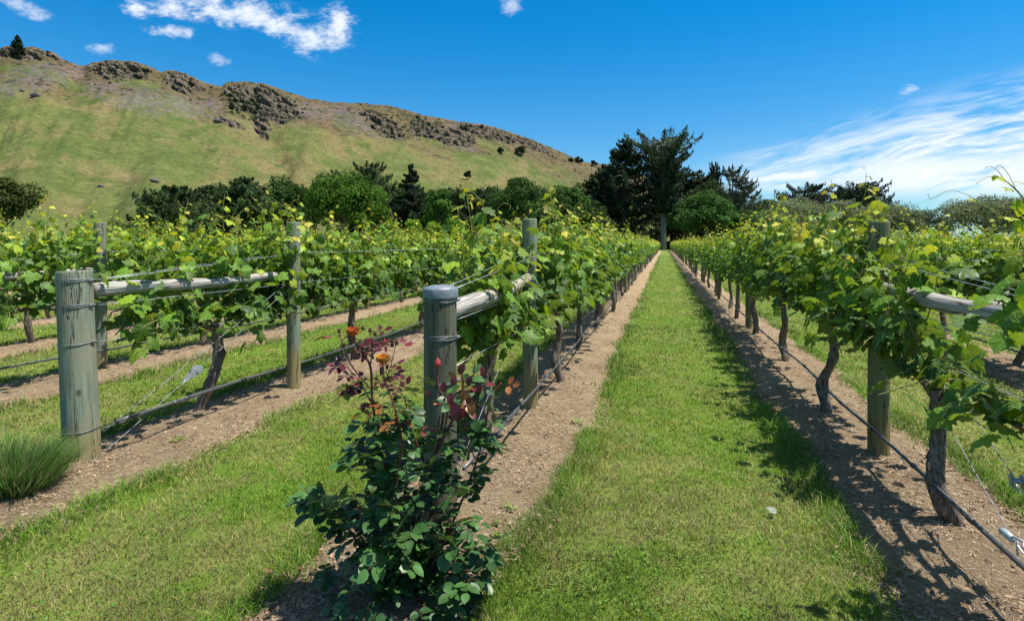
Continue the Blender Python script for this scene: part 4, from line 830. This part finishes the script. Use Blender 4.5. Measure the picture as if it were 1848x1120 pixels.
strainer(SX1, SY1, .089, 1.262, 'dark end post with a grey cap behind the rose bush', 'post_dark', 8, cap=True, wz=(1.20, 1.005, .78), kang=.15)
LP = [('post_line', .066), ('post_olive', .066)]
pm1 = [mesh_data('post', post_mesh(.067, 1.72, 21), M['post_line']), mesh_data('post', post_mesh(.067, 1.75, 22), M['post_green']), mesh_data('post', post_mesh(.067, 1.655, 23), M['post_olive'])]
clipm = G()
for z in (1.12, 1.42): tube(clipm, [[.066, -.015, z], [.075, 0, z+.004], [.066, .015, z]], .0022, 4); wraps_ = wraps(.069, z, 1, int(z*10), .003, False)
for z in (1.12, 1.42):
    th = np.linspace(0, 2*math.pi, 25); tube(clipm, np.stack([np.cos(th)*.0685, np.sin(th)*.0685, z+0*th], -1), .002, 4, cap=False)
clipm = mesh_data('wire_tie', clipm, M['wire_dark'])
staple = G(); tube(staple, [[.0, -.07, 1.58], [.0, -.078, 1.62], [.012, -.07, 1.615]], .004, 5); staple = mesh_data('staple', staple, M['wire_dark'])
POSTY = {1: 4.36, -1: 4.74, -2: 4.80, -3: 4.98}
for k, x0 in ROWX.items():
    if abs(k) > 9: continue
    for q in range(11):
        yy = POSTY.get(k, 4.95)+6.0*q
        if q > 3 and abs(k) > 2: continue
        zc = -x0*SA+yy*CA; px = 924+1000*(x0*CA+yy*SA)/max(zc, .1)
        if not (-60 < px < 1900) or zc < .5: continue
        if k == -2 and q > 3: continue
        rn = rowname(k)
        if q == 0 and abs(k) <= 3: lb = {1: 'olive line post in leaves right of the central lane, nearest on that side', -1: 'nearest tall line post of the row just left of the lane', -2: 'tall grey green line post at the far end of the log rail', -3: 'tall green line post standing behind the thick wire bound end post'}.get(k)
        elif q <= 2 and k in (-1, 1): lb = f'{ORD[q]} line post from the near end of the {rn}'
        elif q == 1 and k in (-2, -3): lb = f'second line post from the near end of the {rn}'
        elif abs(k) <= 2: lb = f'distant slim line post in the {rn}'
        else: lb = f'line post half hidden by leaves in the {rn}'
        x_ = {1: 1.425, -1: -1.135, -2: -3.60, -3: -6.37}.get(k, x0) if q == 0 else x0+rng.normal(0, .02)
        root = thing('line_post', (x_, yy, 0), lb or f'line post in the {rn}', 'post', f'line posts of the {rn}')
        me = pm1[2] if k > 0 else (pm1[1] if (k+q) % 2 and k != -1 else pm1[0])
        root.rotation_euler = (rng.normal(0, .006), rng.normal(0, .006) if q else 0, rng.uniform(0, 6))
        if q: root.scale = (.9, .9, 1)
        link('post', me, root)
        if q == 0: link('wire_tie', clipm, root); link('staple', staple, root)
def rail(p0, p1, r0, r1, label, seed):
    p0, p1 = np.array(p0, float), np.array(p1, float); L = np.linalg.norm(p1-p0); n = 26; g = G(); t = np.linspace(0, 1, n)
    pts = np.stack([t*L, .010*np.sin(t*5+seed), -.012*np.sin(t*math.pi)+.006*np.sin(t*9)], -1); tube(g, pts, np.linspace(r0, r1, n)*(1+.05*np.sin(t*17+seed)), 18, rough=.07, ridge=.10, seed=seed, fine=4)
    o = g.build('log_rail', M['log']); o.location = p0; d = p1-p0; o.rotation_euler = (0, -math.asin(d[2]/L), math.atan2(d[1], d[0])); tag(o, label, 'log rail', 'silvered log rails bracing the end posts'); return o
rail((SX2-.03, SY2+.10, 1.18), (-3.61, 4.73, 1.195), .052, .036, 'long silvered log rail from the thick green end post', 1)
rail((SX1+.005, SY1+.085, 1.13), (-1.13, 4.68, 1.20), .058, .045, 'short looking silvered log rail behind the grey capped post', 2)
rail((1.46, 2.36, 1.19), (1.43, 4.29, 1.20), .058, .040, 'silvered log rail running out through the right edge', 3)
rail((-6.40, 2.95, 1.17), (-6.37, 4.91, 1.19), .052, .040, 'pale log rail at the far left edge', 4)
strainer(1.46, 2.27, .10, 1.3, 'end post just outside the right edge holding the right log rail', 'post_olive', 12)
strainer(-6.40, 2.85, .10, 1.3, 'end post just outside the left edge holding the pale log rail', 'post_green', 13)
def wire(pts, r, label, mat_='wire', name='trellis_wire', cat='wire', group=None, seg=5, col=(1, 1, 1)):
    g = G(); tube(g, pts, r, seg, col); o = g.build(name, M[mat_], origin=np.asarray(pts[0], float)); tag(o, label, cat, group); return o
wn = {.84: 'lowest', 1.12: 'middle', 1.42: 'top'}
for k in (-3, -2, -1, 1, 2):
    x0 = ROWX[k]; ys0 = {-1: SY1, -2: SY2, 1: 2.27, -3: 2.85, 2: 2.6}[k]; rn = rowname(k)
    for z in (.84, 1.12, 1.42):
        for s_ in ((-1, 1) if z > 1 else (1,)):
            zz0 = min(z, 1.245) if z > 1.3 else (1.08 if z > 1 else .83)
            ys_ = np.concatenate([np.linspace(ys0+.08, POSTY.get(k, 4.95), 7), np.linspace(POSTY.get(k, 4.95)+.5, 60, 40)])
            zs = np.interp(ys_, [ys0, POSTY.get(k, 4.95)], [zz0, z])-.01*np.abs(np.sin((ys_-ys0)*math.pi/6)); xs = np.interp(ys_, [ys0, POSTY.get(k, 4.95), 60], [{-1: SX1, -2: SX2, 1: 1.46, -3: -6.4}.get(k, x0)+s_*.03, {-2: -3.60}.get(k, x0)+s_*.074, x0+s_*.074])
            sd_ = '' if z < 1 else (' on its right side' if s_ > 0 else ' on its left side')
            wire(np.stack([xs, ys_, zs], -1), .0019 if k < 0 else .0022, f'{wn[z]} trellis wire of the {rn}{sd_}', group=f'trellis wires of the {rn}')
    # drip hose, clipped to its own wire
    ys_ = np.concatenate([np.linspace(ys0+.12, 12, 60), np.linspace(12.3, 70, 60)]); zs = .275+.012*np.sin(ys_*1.1+k)-.02*np.sin(ys_*math.pi/2)**2*.6; xo = .075 if k < 0 else -.085
    ctr = [x0+xo]*len(ys_)
    g = G(); tube(g, np.stack([np.array(ctr)+.01*np.sin(ys_*2.2), ys_, zs], -1), .0098, 8, (.055, .055, .06)); root = thing('drip_hose', (x0+xo, ys0+.12, .27), f'black irrigation hose along the foot of the {rn}', 'hose', 'drip irrigation hoses')
    o = g.build('hose', M['hose'], root); o.matrix_parent_inverse = Matrix.Translation(-root.location)
    w = G(); tube(w, np.stack([np.array(ctr)+.004, ys_, zs+.013], -1), .0018, 4, (1, 1, 1)); o = w.build('support_wire', M['wire'], root); o.matrix_parent_inverse = Matrix.Translation(-root.location)
    c_ = G()
    for yy in np.arange(ys0+.7, 16, .62):
        zz = .275+.012*math.sin(yy*1.1+k)-.02*math.sin(yy*math.pi/2)**2*.6; tube(c_, [[x0+xo+.01*math.sin(yy*2.2), yy-.022, zz], [x0+xo+.01*math.sin(yy*2.2), yy+.022, zz]], .0135, 8, (.03, .03, .033))
    o = c_.build('emitters', M['hose'], root); tag(o, kind='stuff'); o.matrix_parent_inverse = Matrix.Translation(-root.location)
# diagonal stays of the end assemblies
def seg_pts(a, b, n=8, sag=.004): 
    t = np.linspace(0, 1, n)[:, None]; p = np.asarray(a)*(1-t)+np.asarray(b)*t; p[:, 2] -= sag*np.sin(t[:, 0]*math.pi); return p
def tensioner(p, d, label, s=1.):
    """galvanised ratchet strainer: forked body, toothed drum, loop"""
    d = unit(np.asarray(d, float)[None])[0]; root = thing('wire_tensioner', p, label, 'tensioner', 'galvanised wire tensioners'); q = Vector(d).to_track_quat('X', 'Z'); root.rotation_mode = 'QUATERNION'; root.rotation_quaternion = q; root.scale = (s,)*3
    b = G()
    for y_ in (-.016, .016): 
        pr = [(-.09, .006), (-.05, .010), (.0, .026), (.035, .030), (.055, .018), (.06, .0)]; top_ = [(x_, y_+o_, z_) for x_, z_ in pr for o_ in (0,)]
        v = [(x_, y_-.002, z_) for x_, z_ in pr]+[(x_, y_-.002, -z_) for x_, z_ in pr[::-1]]; v2 = [(a, b_+.004, c_) for a, b_, c_ in v]; n_ = len(v); v = np.array(v+v2)
        b.add(v, [np.array([list(range(n_))[::-1]]), np.array([[n_+i for i in range(n_)]]), np.array([[i, (i+1) % n_, n_+(i+1) % n_, n_+i] for i in range(n_)])])
    b.build('body', M['galv'], root, smooth=False)
    dr = G(); n_ = 24; th = np.arange(n_)/n_*2*math.pi; rr = np.where(np.arange(n_) % 2, .030, .024)
    for y_ in (-.022, .020): 
        v = np.concatenate([np.stack([.028+np.cos(th)*rr, 0*th+y_, np.sin(th)*rr], -1), np.stack([.028+np.cos(th)*rr, 0*th+y_+.003, np.sin(th)*rr], -1)]); k_ = np.arange(n_)
        dr.add(v, [k_[None, :], (n_+k_)[None, ::-1], np.stack([k_, n_+k_, n_+(k_+1) % n_, (k_+1) % n_], -1)])
    tube(dr, [[.028, -.02, 0], [.028, .02, 0]], .013, 10); dr.build('ratchet_drum', M['galv'], root, smooth=False)
    lp_ = G(); tube(lp_, [[-.13, 0, 0], [-.09, .008, 0], [-.085, 0, .01], [-.09, -.008, 0], [-.13, 0, 0]], .003, 5); lp_.build('hook', M['galv'], root); return root
A = np.array([SX2+.12, SY2+.05, .23]); B = np.array([-3.60+.05, 4.74, 1.17])
wire(seg_pts(A, B), .0024, 'diagonal stay wire from the foot of the thick green post, upper', mat_='wire_dark', group='diagonal stay wires')
A2 = np.array([SX2+.12, SY2, .06]); B2 = np.array([-3.60+.05, 4.73, 1.10]); tp_ = A2+(B2-A2)*.40
wire(seg_pts(A2, tp_), .0026, 'lower diagonal stay wire between the thick green post and its tensioner', mat_='wire_dark', group='diagonal stay wires')
wire(seg_pts(tp_, B2), .0022, 'diagonal stay wire running up from the tensioner to the log rail end', mat_='wire_dark', group='diagonal stay wires')
tensioner(tp_, B2-A2, 'galvanised ratchet tensioner on the stay right of the thick post', 1.15)
# hose end clamp on the second row left
A3 = np.array([ROWX[-2]+.075, SY2+.62, .275])
wire(seg_pts((SX2+.11, SY2+.05, .25), A3), .0024, 'straight wire tying the hose end to the thick green post', mat_='wire_dark', group='hose tie wires')
g = G(); tube(g, seg_pts(A3, A3+np.array([0, .22, 0]), 4), .012, 8, (1, 1, 1)); tube(g, [A3+[0, 0, .0], A3+[.02, -.03, .012], A3+[.0, -.05, 0], A3+[-.02, -.03, -.01], A3], .003, 5)
tag(g.build('hose_clamp', M['galv'], origin=A3), 'silver hose end clamp low on the ground beside the tensioner', 'hose clamp')
A = np.array([SX1+.03, SY1+.09, .20]); B = np.array([-1.09, 4.68, 1.16]); wire(seg_pts(A, B), .0022, 'diagonal stay wire behind the grey capped post', mat_='wire_dark', group='diagonal stay wires')
# right row end: stay wires, tensioner, hose end
A = np.array([1.44, 2.36, .06]); B = np.array([1.36, 4.30, 1.18]); tp_ = A+(B-A)*.19
tp_ = P(1838, 872, 2.16); A = P(1905, 985, 2.0); B = np.array([1.37, 4.3, 1.10])
wire(seg_pts(tp_, P(1770, 770, 2.75)), .0022, 'grey stay wire running up from the tensioner at the right edge', mat_='wire_dark', group='diagonal stay wires')
wire(seg_pts(P(1770, 770, 2.75), B), .0022, 'upper length of the stay wire beside the olive line post', mat_='wire_dark', group='diagonal stay wires')
tensioner(tp_, P(1770, 770, 2.75)-tp_, 'galvanised ratchet tensioner cut off by the right edge', .9)
wire(seg_pts(P(1830, 975, 2.28), P(1700, 745, 2.95)), .0022, 'thin wire crossing the knobbly trunk at the right edge', mat_='wire_dark', group='hose tie wires')
wire(seg_pts(P(1828, 972, 2.27), P(1890, 1050, 2.1)), .0028, 'pair of tie wires leaving the hose joiner at the right edge', group='hose tie wires')
g = G(); c0 = P(1822, 968, 2.28); tube(g, [c0+[-.0, .05, .0], c0+[0, -.02, -.0]], .016, 8); tube(g, [c0+[.01, -.03, .0], c0+[.01, -.035, -.06]], .004, 5); tube(g, [c0+[.0, -.015, .012], c0+[.02, -.06, .012], c0+[.0, -.09, 0]], .005, 5)
tag(g.build('hose_joiner', M['galv'], origin=c0), 'galvanised hose joiner at the lower right edge', 'hose joiner')

# ------------------------------------------------------------------ rose bush
def rose():
    r_ = np.random.default_rng(77); zc = 2.27; b0 = Pg(722, zc); root = thing('rose_bush', b0, 'rose bush with orange blooms and maroon young leaves before the capped post', 'rose bush'); inv = Matrix.Translation(-Vector(b0))
    st = G(); th_ = G(); leaves = G(); young = G()
    WOOD = (.075, .035, .025); RED = (.16, .035, .035)
    # main canes traced from the photograph, each at its own depth
    def Pz(px, py, dz=0): return P(px, py, zc+dz)
    canes = [([(715, 1085), (690, 980), (682, 870), (680, 790), (672, 720), (668, 660), (645, 625), (637, 606)], -.05, .0075),
             ([(730, 1085), (745, 960), (775, 850), (800, 790), (825, 740), (835, 700), (832, 660)], .0, .0085),
             ([(725, 1085), (740, 1000), (715, 900), (725, 800), (712, 735), (695, 690), (690, 655)], -.12, .005),
             ([(740, 1085), (800, 980), (850, 860), (872, 790), (885, 720), (905, 690)], .08, .006),
             ([(720, 1085), (660, 1000), (620, 940), (590, 905), (570, 900)], .05, .006),
             ([(735, 1085), (760, 920), (790, 800), (800, 740), (790, 690), (790, 660)], .10, .0065),
             ([(668, 700), (650, 680), (632, 655), (618, 620), (612, 600)], -.05, .003), ([(668, 660), (672, 630), (668, 600)], -.05, .003), ([(672, 640), (690, 620), (708, 625)], -.05, .003), ([(672, 730), (650, 690), (625, 660)], -.05, .003),
             ([(765, 830), (745, 780), (735, 740), (730, 715)], .0, .004), ([(765, 830), (720, 790), (700, 770), (660, 765)], -.1, .0035), ([(800, 790), (815, 720), (850, 690), (858, 650)], .05, .004), ([(745, 850), (700, 840), (665, 820), (650, 800)], -.15, .0035),
             ([(730, 715), (715, 700), (705, 690)], .0, .002), ([(695, 690), (705, 660), (715, 620)], -.12, .002), ([(860, 830), (840, 790), (838, 740)], .06, .003)]
    tips = []
    for c_, dz, rd in canes:
        k = len(c_); pt = spline([Pz(a, b, dz*min(1, i/2)) for i, (a, b) in enumerate(c_)], 8*k); t = np.linspace(0, 1, len(pt)); red = sstep(pt[:, 2], .45, .95)[:, None]
        n0 = len(st.c); tube(st, pt, np.linspace(rd, rd*.5, len(pt)), 7); st.c[-1] = np.repeat(np.array(WOOD)*(1-red)+np.array(RED)*red, 7, 0) if len(st.c[-1]) == 7*len(pt) else np.concatenate([np.repeat(np.array(WOOD)*(1-red)+np.array(RED)*red, 7, 0), [WOOD, RED]])
        for q in range(int(len(pt)*.8)):
            i_ = r_.integers(2, len(pt)-1); d = unit(r_.normal(0, 1, 3)[None])[0]; d[2] = -abs(d[2])*.3; p = pt[i_]; tube(th_, [p, p+d*(rd*.5+.004), p+d*(rd*.5+.010)], [.0025, .0014, .0002], 4, RED)
        tips.append((pt, dz))
    # extra canes to carry the leafy mass
    for q in range(34):
        a = r_.uniform(0, 2*math.pi); rr = r_.uniform(.05, .36); hz_ = r_.uniform(.10, .78)*(1-.45*(rr/.36)**2); e = b0+np.array([math.cos(a)*rr, math.sin(a)*rr*.8, hz_]); pt = spline([b0+r_.normal(0, .02, 3)*[1, 1, 0], b0+(e-b0)*[.45, .45, .55], e], 12); tube(st, pt, np.linspace(.0045, .0018, 12), 5, WOOD); tips.append((pt, None))
    # rose leaflet
    LT = np.array([[0, 0, 0], [.22, .15, .03], [.34, .42, .05], [.28, .72, .03], [0, 1.0, -.05], [-.28, .72, .03], [-.34, .42, .05], [-.22, .15, .03], [0, .32, -.03], [0, .66, -.04]]); LTF = [np.array([[0, 1, 8], [0, 8, 7], [1, 2, 8], [8, 6, 7], [2, 9, 8], [8, 9, 6], [2, 3, 9], [9, 5, 6], [3, 4, 9], [9, 4, 5]])]
    def compound(g, p, d, size, col, k=5):
        d = unit(np.asarray(d)[None])[0]; up = np.array([0, 0, 1.])+r_.normal(0, .35, 3); X_, Y_, Z_ = frames_from(up[None], d[None]); X_, Y_, Z_ = X_[0], Y_[0], Z_[0]; L = size*1.5
        ends = [(1.0, 0)]+[(.72, s_) for s_ in (-1, 1)]+([(.42, s_) for s_ in (-1, 1)] if k > 3 else [])
        tube(st, [p, p+Y_*L*.5+Z_*.004, p+Y_*L], .0012, 3, (.09, .07, .03), cap=False)
        for f, s_ in ends:
            o = p+Y_*L*f; dd = Y_ if s_ == 0 else unit((X_*s_+Y_*.35)[None])[0]; zz = Z_+r_.normal(0, .22, 3)-(X_*s_)*0; xx, yy, z2 = frames_from(zz[None], (dd+r_.normal(0, .12, 3)-[0, 0, .25])[None])
            scatter(g, LT, LTF[0], (o+dd*.004)[None], xx, yy, z2, np.array([size*r_.uniform(.8, 1.15)]), np.asarray(col)*r_.uniform(.7, 1.3), bend=np.array([r_.uniform(-.5, .2)]))
    DG = np.array([.030, .080, .024]); MG = np.array([.060, .140, .028]); MAR = np.array([.085, .012, .020]); MAR2 = np.array([.15, .022, .025]); BRZ = np.array([.26, .09, .02])
    for pt, dz in tips:
        traced = dz is not None; nl = 8 if not traced else int(len(pt)*.55)
        for q in range(nl):
            i_ = r_.integers(int(len(pt)*.25), len(pt)); p = pt[i_]; out_ = unit(((p-b0)*[1, 1, 0]+r_.normal(0, .25, 3))[None])[0]; d = out_+r_.normal(0, .45, 3); d[2] = r_.uniform(-.3, .4); z = p[2]
            if z > .92: 
                if r_.random() < .60: continue
                g_, col, s_ = young, MAR if r_.random() < .7 else MAR2, r_.uniform(.026, .040)
            elif z > .74 and r_.random() < .35: g_, col, s_ = young, [MAR, MAR2, BRZ][r_.integers(0, 3)], r_.uniform(.03, .05)
            elif z > .70 and traced and r_.random() < .4: continue
            else: g_, col, s_ = leaves, DG+(MG-DG)*r_.random(), r_.uniform(.038, .060)
            compound(g_, p, d, s_, col, 5 if g_ is leaves else 3)
    for q in range(74):                        # leaf mass hull
        a = r_.uniform(0, 2*math.pi); el = r_.uniform(-.1, 1.35); rr = .30; d = np.array([math.cos(a)*math.cos(el), math.sin(a)*math.cos(el), math.sin(el)]); p = b0+np.array([0, 0, .30])+d*np.array([.27, .24, .36])*r_.uniform(.6, 1.08); p[2] = max(p[2], .05); compound(leaves, p, d+r_.normal(0, .4, 3), r_.uniform(.040, .060), DG+(MG-DG)*r_.random(), 5)
    for q in range(48):
        a = r_.uniform(0, 2*math.pi); p = b0+np.array([math.cos(a)*.24, math.sin(a)*.2, r_.uniform(.04, .28)])*r_.uniform(.8, 1.15, 3); compound(leaves, p, [math.cos(a), math.sin(a), 0], r_.uniform(.035, .055), DG*r_.uniform(.8, 1.3), 5)
    # a few big single leaves seen in the photograph
    for px, py, s_, col in [(820, 738, .075, MAR), (852, 735, .06, BRZ), (836, 748, .05, MAR2), (800, 700, .045, MAR), (812, 720, .05, MAR2), (842, 715, .05, BRZ), (862, 700, .045, MAR), (870, 672, .04, MAR2), (775, 715, .035, MAR), (855, 765, .06, MG), (658, 738, .04, MAR), (740, 690, .035, MAR2), (838, 668, .05, MAR), (850, 690, .045, MAR), (822, 690, .04, MAR2), (690, 672, .03, MAR2)]:
        zz = np.array([-.1, -1, .35]); xx, yy, z2 = frames_from(zz[None], np.array([[r_.normal(0, .3), 0, -1.]])); scatter(young if col is not MG else leaves, LT, LTF[0], Pz(px, py-12, -.06)[None], xx, yy, z2, np.array([s_]), col, bend=np.array([-.3]))
    for nm, gg, mm in (('canes', st, 'rose_stem'), ('thorns', th_, 'rose_stem'), ('leaves', leaves, 'rose_leaf'), ('young_leaves', young, 'rose_leaf')):
        o = gg.build(nm, M[mm], root); o.matrix_parent_inverse = inv
        if nm == 'thorns': o['kind'] = 'stuff'
        if nm == 'young_leaves': o['label'] = 'glossy maroon young leaves at the shoot tips'
    def bloom(p, r, c_in, c_out, label, open_=1.):
        g = G(); n = 26
        for q in range(n):
            f = (q+.5)/n; a = q*2.399; tilt = .05+.60*f*open_; L = r*(.85+.25*f); w_ = r*(.55+.5*f)
            uu, vv = np.meshgrid(np.linspace(-1, 1, 6), np.linspace(0, 1, 6), indexing='ij'); wd = w_*np.sin(np.clip(vv, .02, 1)**.6*math.pi*.86+.12); cup = .35*uu**2*(1-.2*f)
            x_ = uu*wd*.7; y_ = r*.10+np.sin(tilt)*vv*L-cup*w_*np.cos(tilt)*.5+.12*L*vv**3*f; z_ = np.cos(tilt)*vv*L*1.05+cup*w_*.3-.10*L*vv**4*f
            ca, sa = math.cos(a), math.sin(a); v = np.stack([x_*ca-y_*sa, x_*sa+y_*ca, z_], -1)+r_.normal(0, r*.012, (6, 6, 3)); i = np.arange(5)[:, None]*6+np.arange(5)[None]
            cc = np.array(c_in)*(1-f)+np.array(c_out)*f; g.add(p+v.reshape(-1, 3), np.stack([i, i+6, i+7, i+1], -1).reshape(-1, 4), cc*r_.uniform(.85, 1.15))
        o = g.build('flower', M['petal'], root); o['label'] = label; o.matrix_parent_inverse = inv
        s = G()
        for q in range(5):
            a = q*1.257; d = np.array([math.cos(a), math.sin(a), 0]); tube(s, [p+[0, 0, -.004], p+d*r*.45+[0, 0, -.004], p+d*r*.75+[0, 0, -.014]], [.003, .004, .0006], 4, (.07, .10, .03))
        tube(s, [p+[0, 0, -.014], p+[0, 0, .004]], [.003, .006], 7, (.08, .11, .03)); so = s.build('sepals', M['rose_stem'], o); so.matrix_parent_inverse = inv
    bloom(Pz(637, 606, -.05), .036, (.75, .05, .012), (.85, .17, .02), 'orange red open rose'); bloom(Pz(691, 656, -.12), .036, (.85, .20, .02), (.90, .42, .05), 'yellow orange open rose')
    def bud(p, r, col, label=None):
        g = G(); t = np.linspace(0, 1, 9); tube(g, p+np.stack([0*t, 0*t, t*r*3], -1), r*np.array([.45, .85, 1, 1, .92, .78, .58, .38, .12]), 10, col, rough=.08); o = g.build('bud', M['petal'], root); o.matrix_parent_inverse = inv
        if label: o['label'] = label
        s = G()
        for q in range(5):
            a = q*1.257; d = np.array([math.cos(a), math.sin(a), 0]); tube(s, [p+d*r*.4, p+d*r*1.08+[0, 0, r*1.2], p+d*r*1.25+[0, 0, r*2.1]], [.002, .003, .0004], 4, (.10, .05, .03))
        so = s.build('sepals', M['rose_stem'], o); so.matrix_parent_inverse = inv
    bud(Pz(790, 662, .10), .0135, (.55, .07, .08), 'pink red bud about to open')
    for px, py, dz in [(612, 601, -.05), (668, 600, -.05), (655, 596, -.05), (708, 626, -.05), (716, 622, -.12), (677, 606, -.05), (704, 690, 0), (690, 700, -.1)]: bud(Pz(px, py, dz), .0075, (.11, .05, .04))
    # dead leaves and bare earth ring at the foot
rose()
def bare_patch():
    b0 = Pg(700, 2.25); g = G(); th = np.arange(48)/48*2*math.pi; rr = .36*(.85+.35*fbm(np.cos(th)*1.5+3, np.sin(th)*1.5, oct=3, seed=2)); rings = np.linspace(0, 1, 9)
    v = [[0, 0, .03]]; 
    for q in rings[1:]: v += [[math.cos(a)*b*q*1.1, math.sin(a)*b*q, .03*(1-q**2)+.003] for a, b in zip(th, rr)]
    v = np.array(v); v[1:, 2] += .012*(fbm(v[1:, 0]*9, v[1:, 1]*9, oct=3, seed=6)-.5); v[-48:, 2] = -.006; f = [np.array([[0, 1+i, 1+(i+1) % 48] for i in range(48)])]
    for q in range(len(rings)-2): o = 1+q*48; f.append(np.array([[o+i, o+48+i, o+48+(i+1) % 48, o+(i+1) % 48] for i in range(48)]))
    g.add(v+b0, f); tag(g.build('soil_patch', M['soil']), kind='structure')
bare_patch()
r_ = np.random.default_rng(3); n = 60; b0 = Pg(655, 2.35); pos = b0+np.stack([r_.normal(-.05, .16, n), r_.normal(.0, .10, n), r_.uniform(.015, .04, n)], -1); X_, Y_, Z_ = frames_from(np.array([0, 0, 1.])+r_.normal(0, .35, (n, 3)), r_.normal(0, 1, (n, 3)))
g = G(); scatter(g, LV2*np.array([.8, 1, 2.5]), LF2, pos, X_, Y_, Z_, r_.uniform(.02, .045, n), np.array([.16, .06, .035])*r_.uniform(.5, 1.4, (n, 1)), LU2)
tag(g.build('fallen_leaves', M['straw']), 'dead red brown leaves lying on the soil under the rose bush', 'fallen leaves', kind='stuff')

# ------------------------------------------------------------------ lavender clump, weeds, a fallen pale leaf
def clump(loc, R0, H0, n, label, name='lavender_clump'):
    r_ = np.random.default_rng(5); root_p = np.array(loc, float); a = r_.uniform(0, 2*math.pi, n); rr = np.sqrt(r_.random(n))*R0*.55; base = np.stack([np.cos(a)*rr, np.sin(a)*rr, 0*a], -1)
    out_ = np.stack([np.cos(a), np.sin(a), 0*a], -1)*(rr/(R0*.55))[:, None]*.55+r_.normal(0, .24, (n, 3))*[1, 1, 0]; h = H0*r_.uniform(.35, 1.2, n)*(1-.3*(rr/(R0*.55))**2)*(.7+.6*fbm(np.cos(a)*2+rr*9, np.sin(a)*2, oct=2, seed=4)); wid = r_.uniform(.0014, .0030, n); tw = r_.uniform(0, math.pi, n); sd_ = np.stack([np.cos(tw), np.sin(tw), 0*tw], -1)*wid[:, None]
    V_ = []
    for f, wf in ((0, 1), (.35, 1.1), (.7, .9), (1, 0)):
        c = base+out_*(h*f**1.4)[:, None]*.9+np.stack([0*h, 0*h, h*f*(1-.12*f)], -1)
        if f < 1: V_ += [c-sd_*wf, c+sd_*wf]
        else: V_.append(c)
    v = np.stack(V_, 1); ii = np.arange(n)[:, None]*7
    c = np.array([.15, .27, .06])*r_.uniform(.55, 1.5, (n, 1)); c = np.where(r_.random((n, 1)) < .10, np.array([.34, .28, .13]), c); c = np.where(r_.random((n, 1)) < .15, np.array([.20, .26, .09]), c)
    g = G(); g.add(v.reshape(-1, 3)+root_p, [ii+np.array([0, 1, 3, 2]), ii+np.array([2, 3, 5, 4]), ii+np.array([4, 5, 6])], np.repeat(c, 7, 0)); tag(g.build(name, M['grass'], origin=root_p), label, 'plant')
clump(Pg(22, 3.28), .33, .40, 5200, 'bushy clump of long thin green leaves left of the thick end post')
def weed(px, zc, n, s, label):
    r_ = np.random.default_rng(int(px)); b0 = Pg(px, zc); a = r_.uniform(0, 2*math.pi, n); rr = s*np.sqrt(r_.random(n)); pos = b0+np.stack([np.cos(a)*rr, np.sin(a)*rr*.8, r_.uniform(.02, .05, n)+.02], -1); X_, Y_, Z_ = frames_from(np.array([0, 0, 1.])+r_.normal(0, .3, (n, 3)), r_.normal(0, 1, (n, 3)))
    g = G(); scatter(g, DISK, DISKF, pos, X_, Y_, Z_, r_.uniform(.014, .024, n), np.array([.19, .30, .04])*r_.uniform(.7, 1.3, (n, 1))); 
    for q in range(0, n, 2): tube(g, [b0+[0, 0, .0], (b0+pos[q])/2+[0, 0, .01], pos[q]], .0012, 3, (.15, .2, .05))
    tag(g.build('weed', M['grass'], origin=b0), label, 'weed', 'small weeds on the bare soil strips')
weed(918, 1500/492, 16, .045, 'small yellow green weed on the soil right of the rose bush'); weed(897, 1500/522, 9, .03, 'tiny weed nearest the corner of the central lane grass'); weed(316, 1500/365, 26, .08, 'low spreading weed on the soil right of the thick end post')
weed(895, 1500/545, 8, .028, 'tiny weed just below the corner of the central lane grass'); weed(1042, 1500/330, 18, .06, 'weed creeping onto the bare soil at the left edge of the central lane')
b0 = Pg(1399, 1500/495, .045); g = G(); scatter(g, LV0, LF0, b0[None], *frames_from(np.array([[.1, -.3, 1.]]), np.array([[-1., .3, 0]])), np.array([.05]), (.32, .36, .32), LU0, bend=np.array([-.4])); tag(g.build('pale_leaf', M['leaf'], origin=b0), 'single pale fallen leaf lying on the central grass lane', 'fallen leaf')
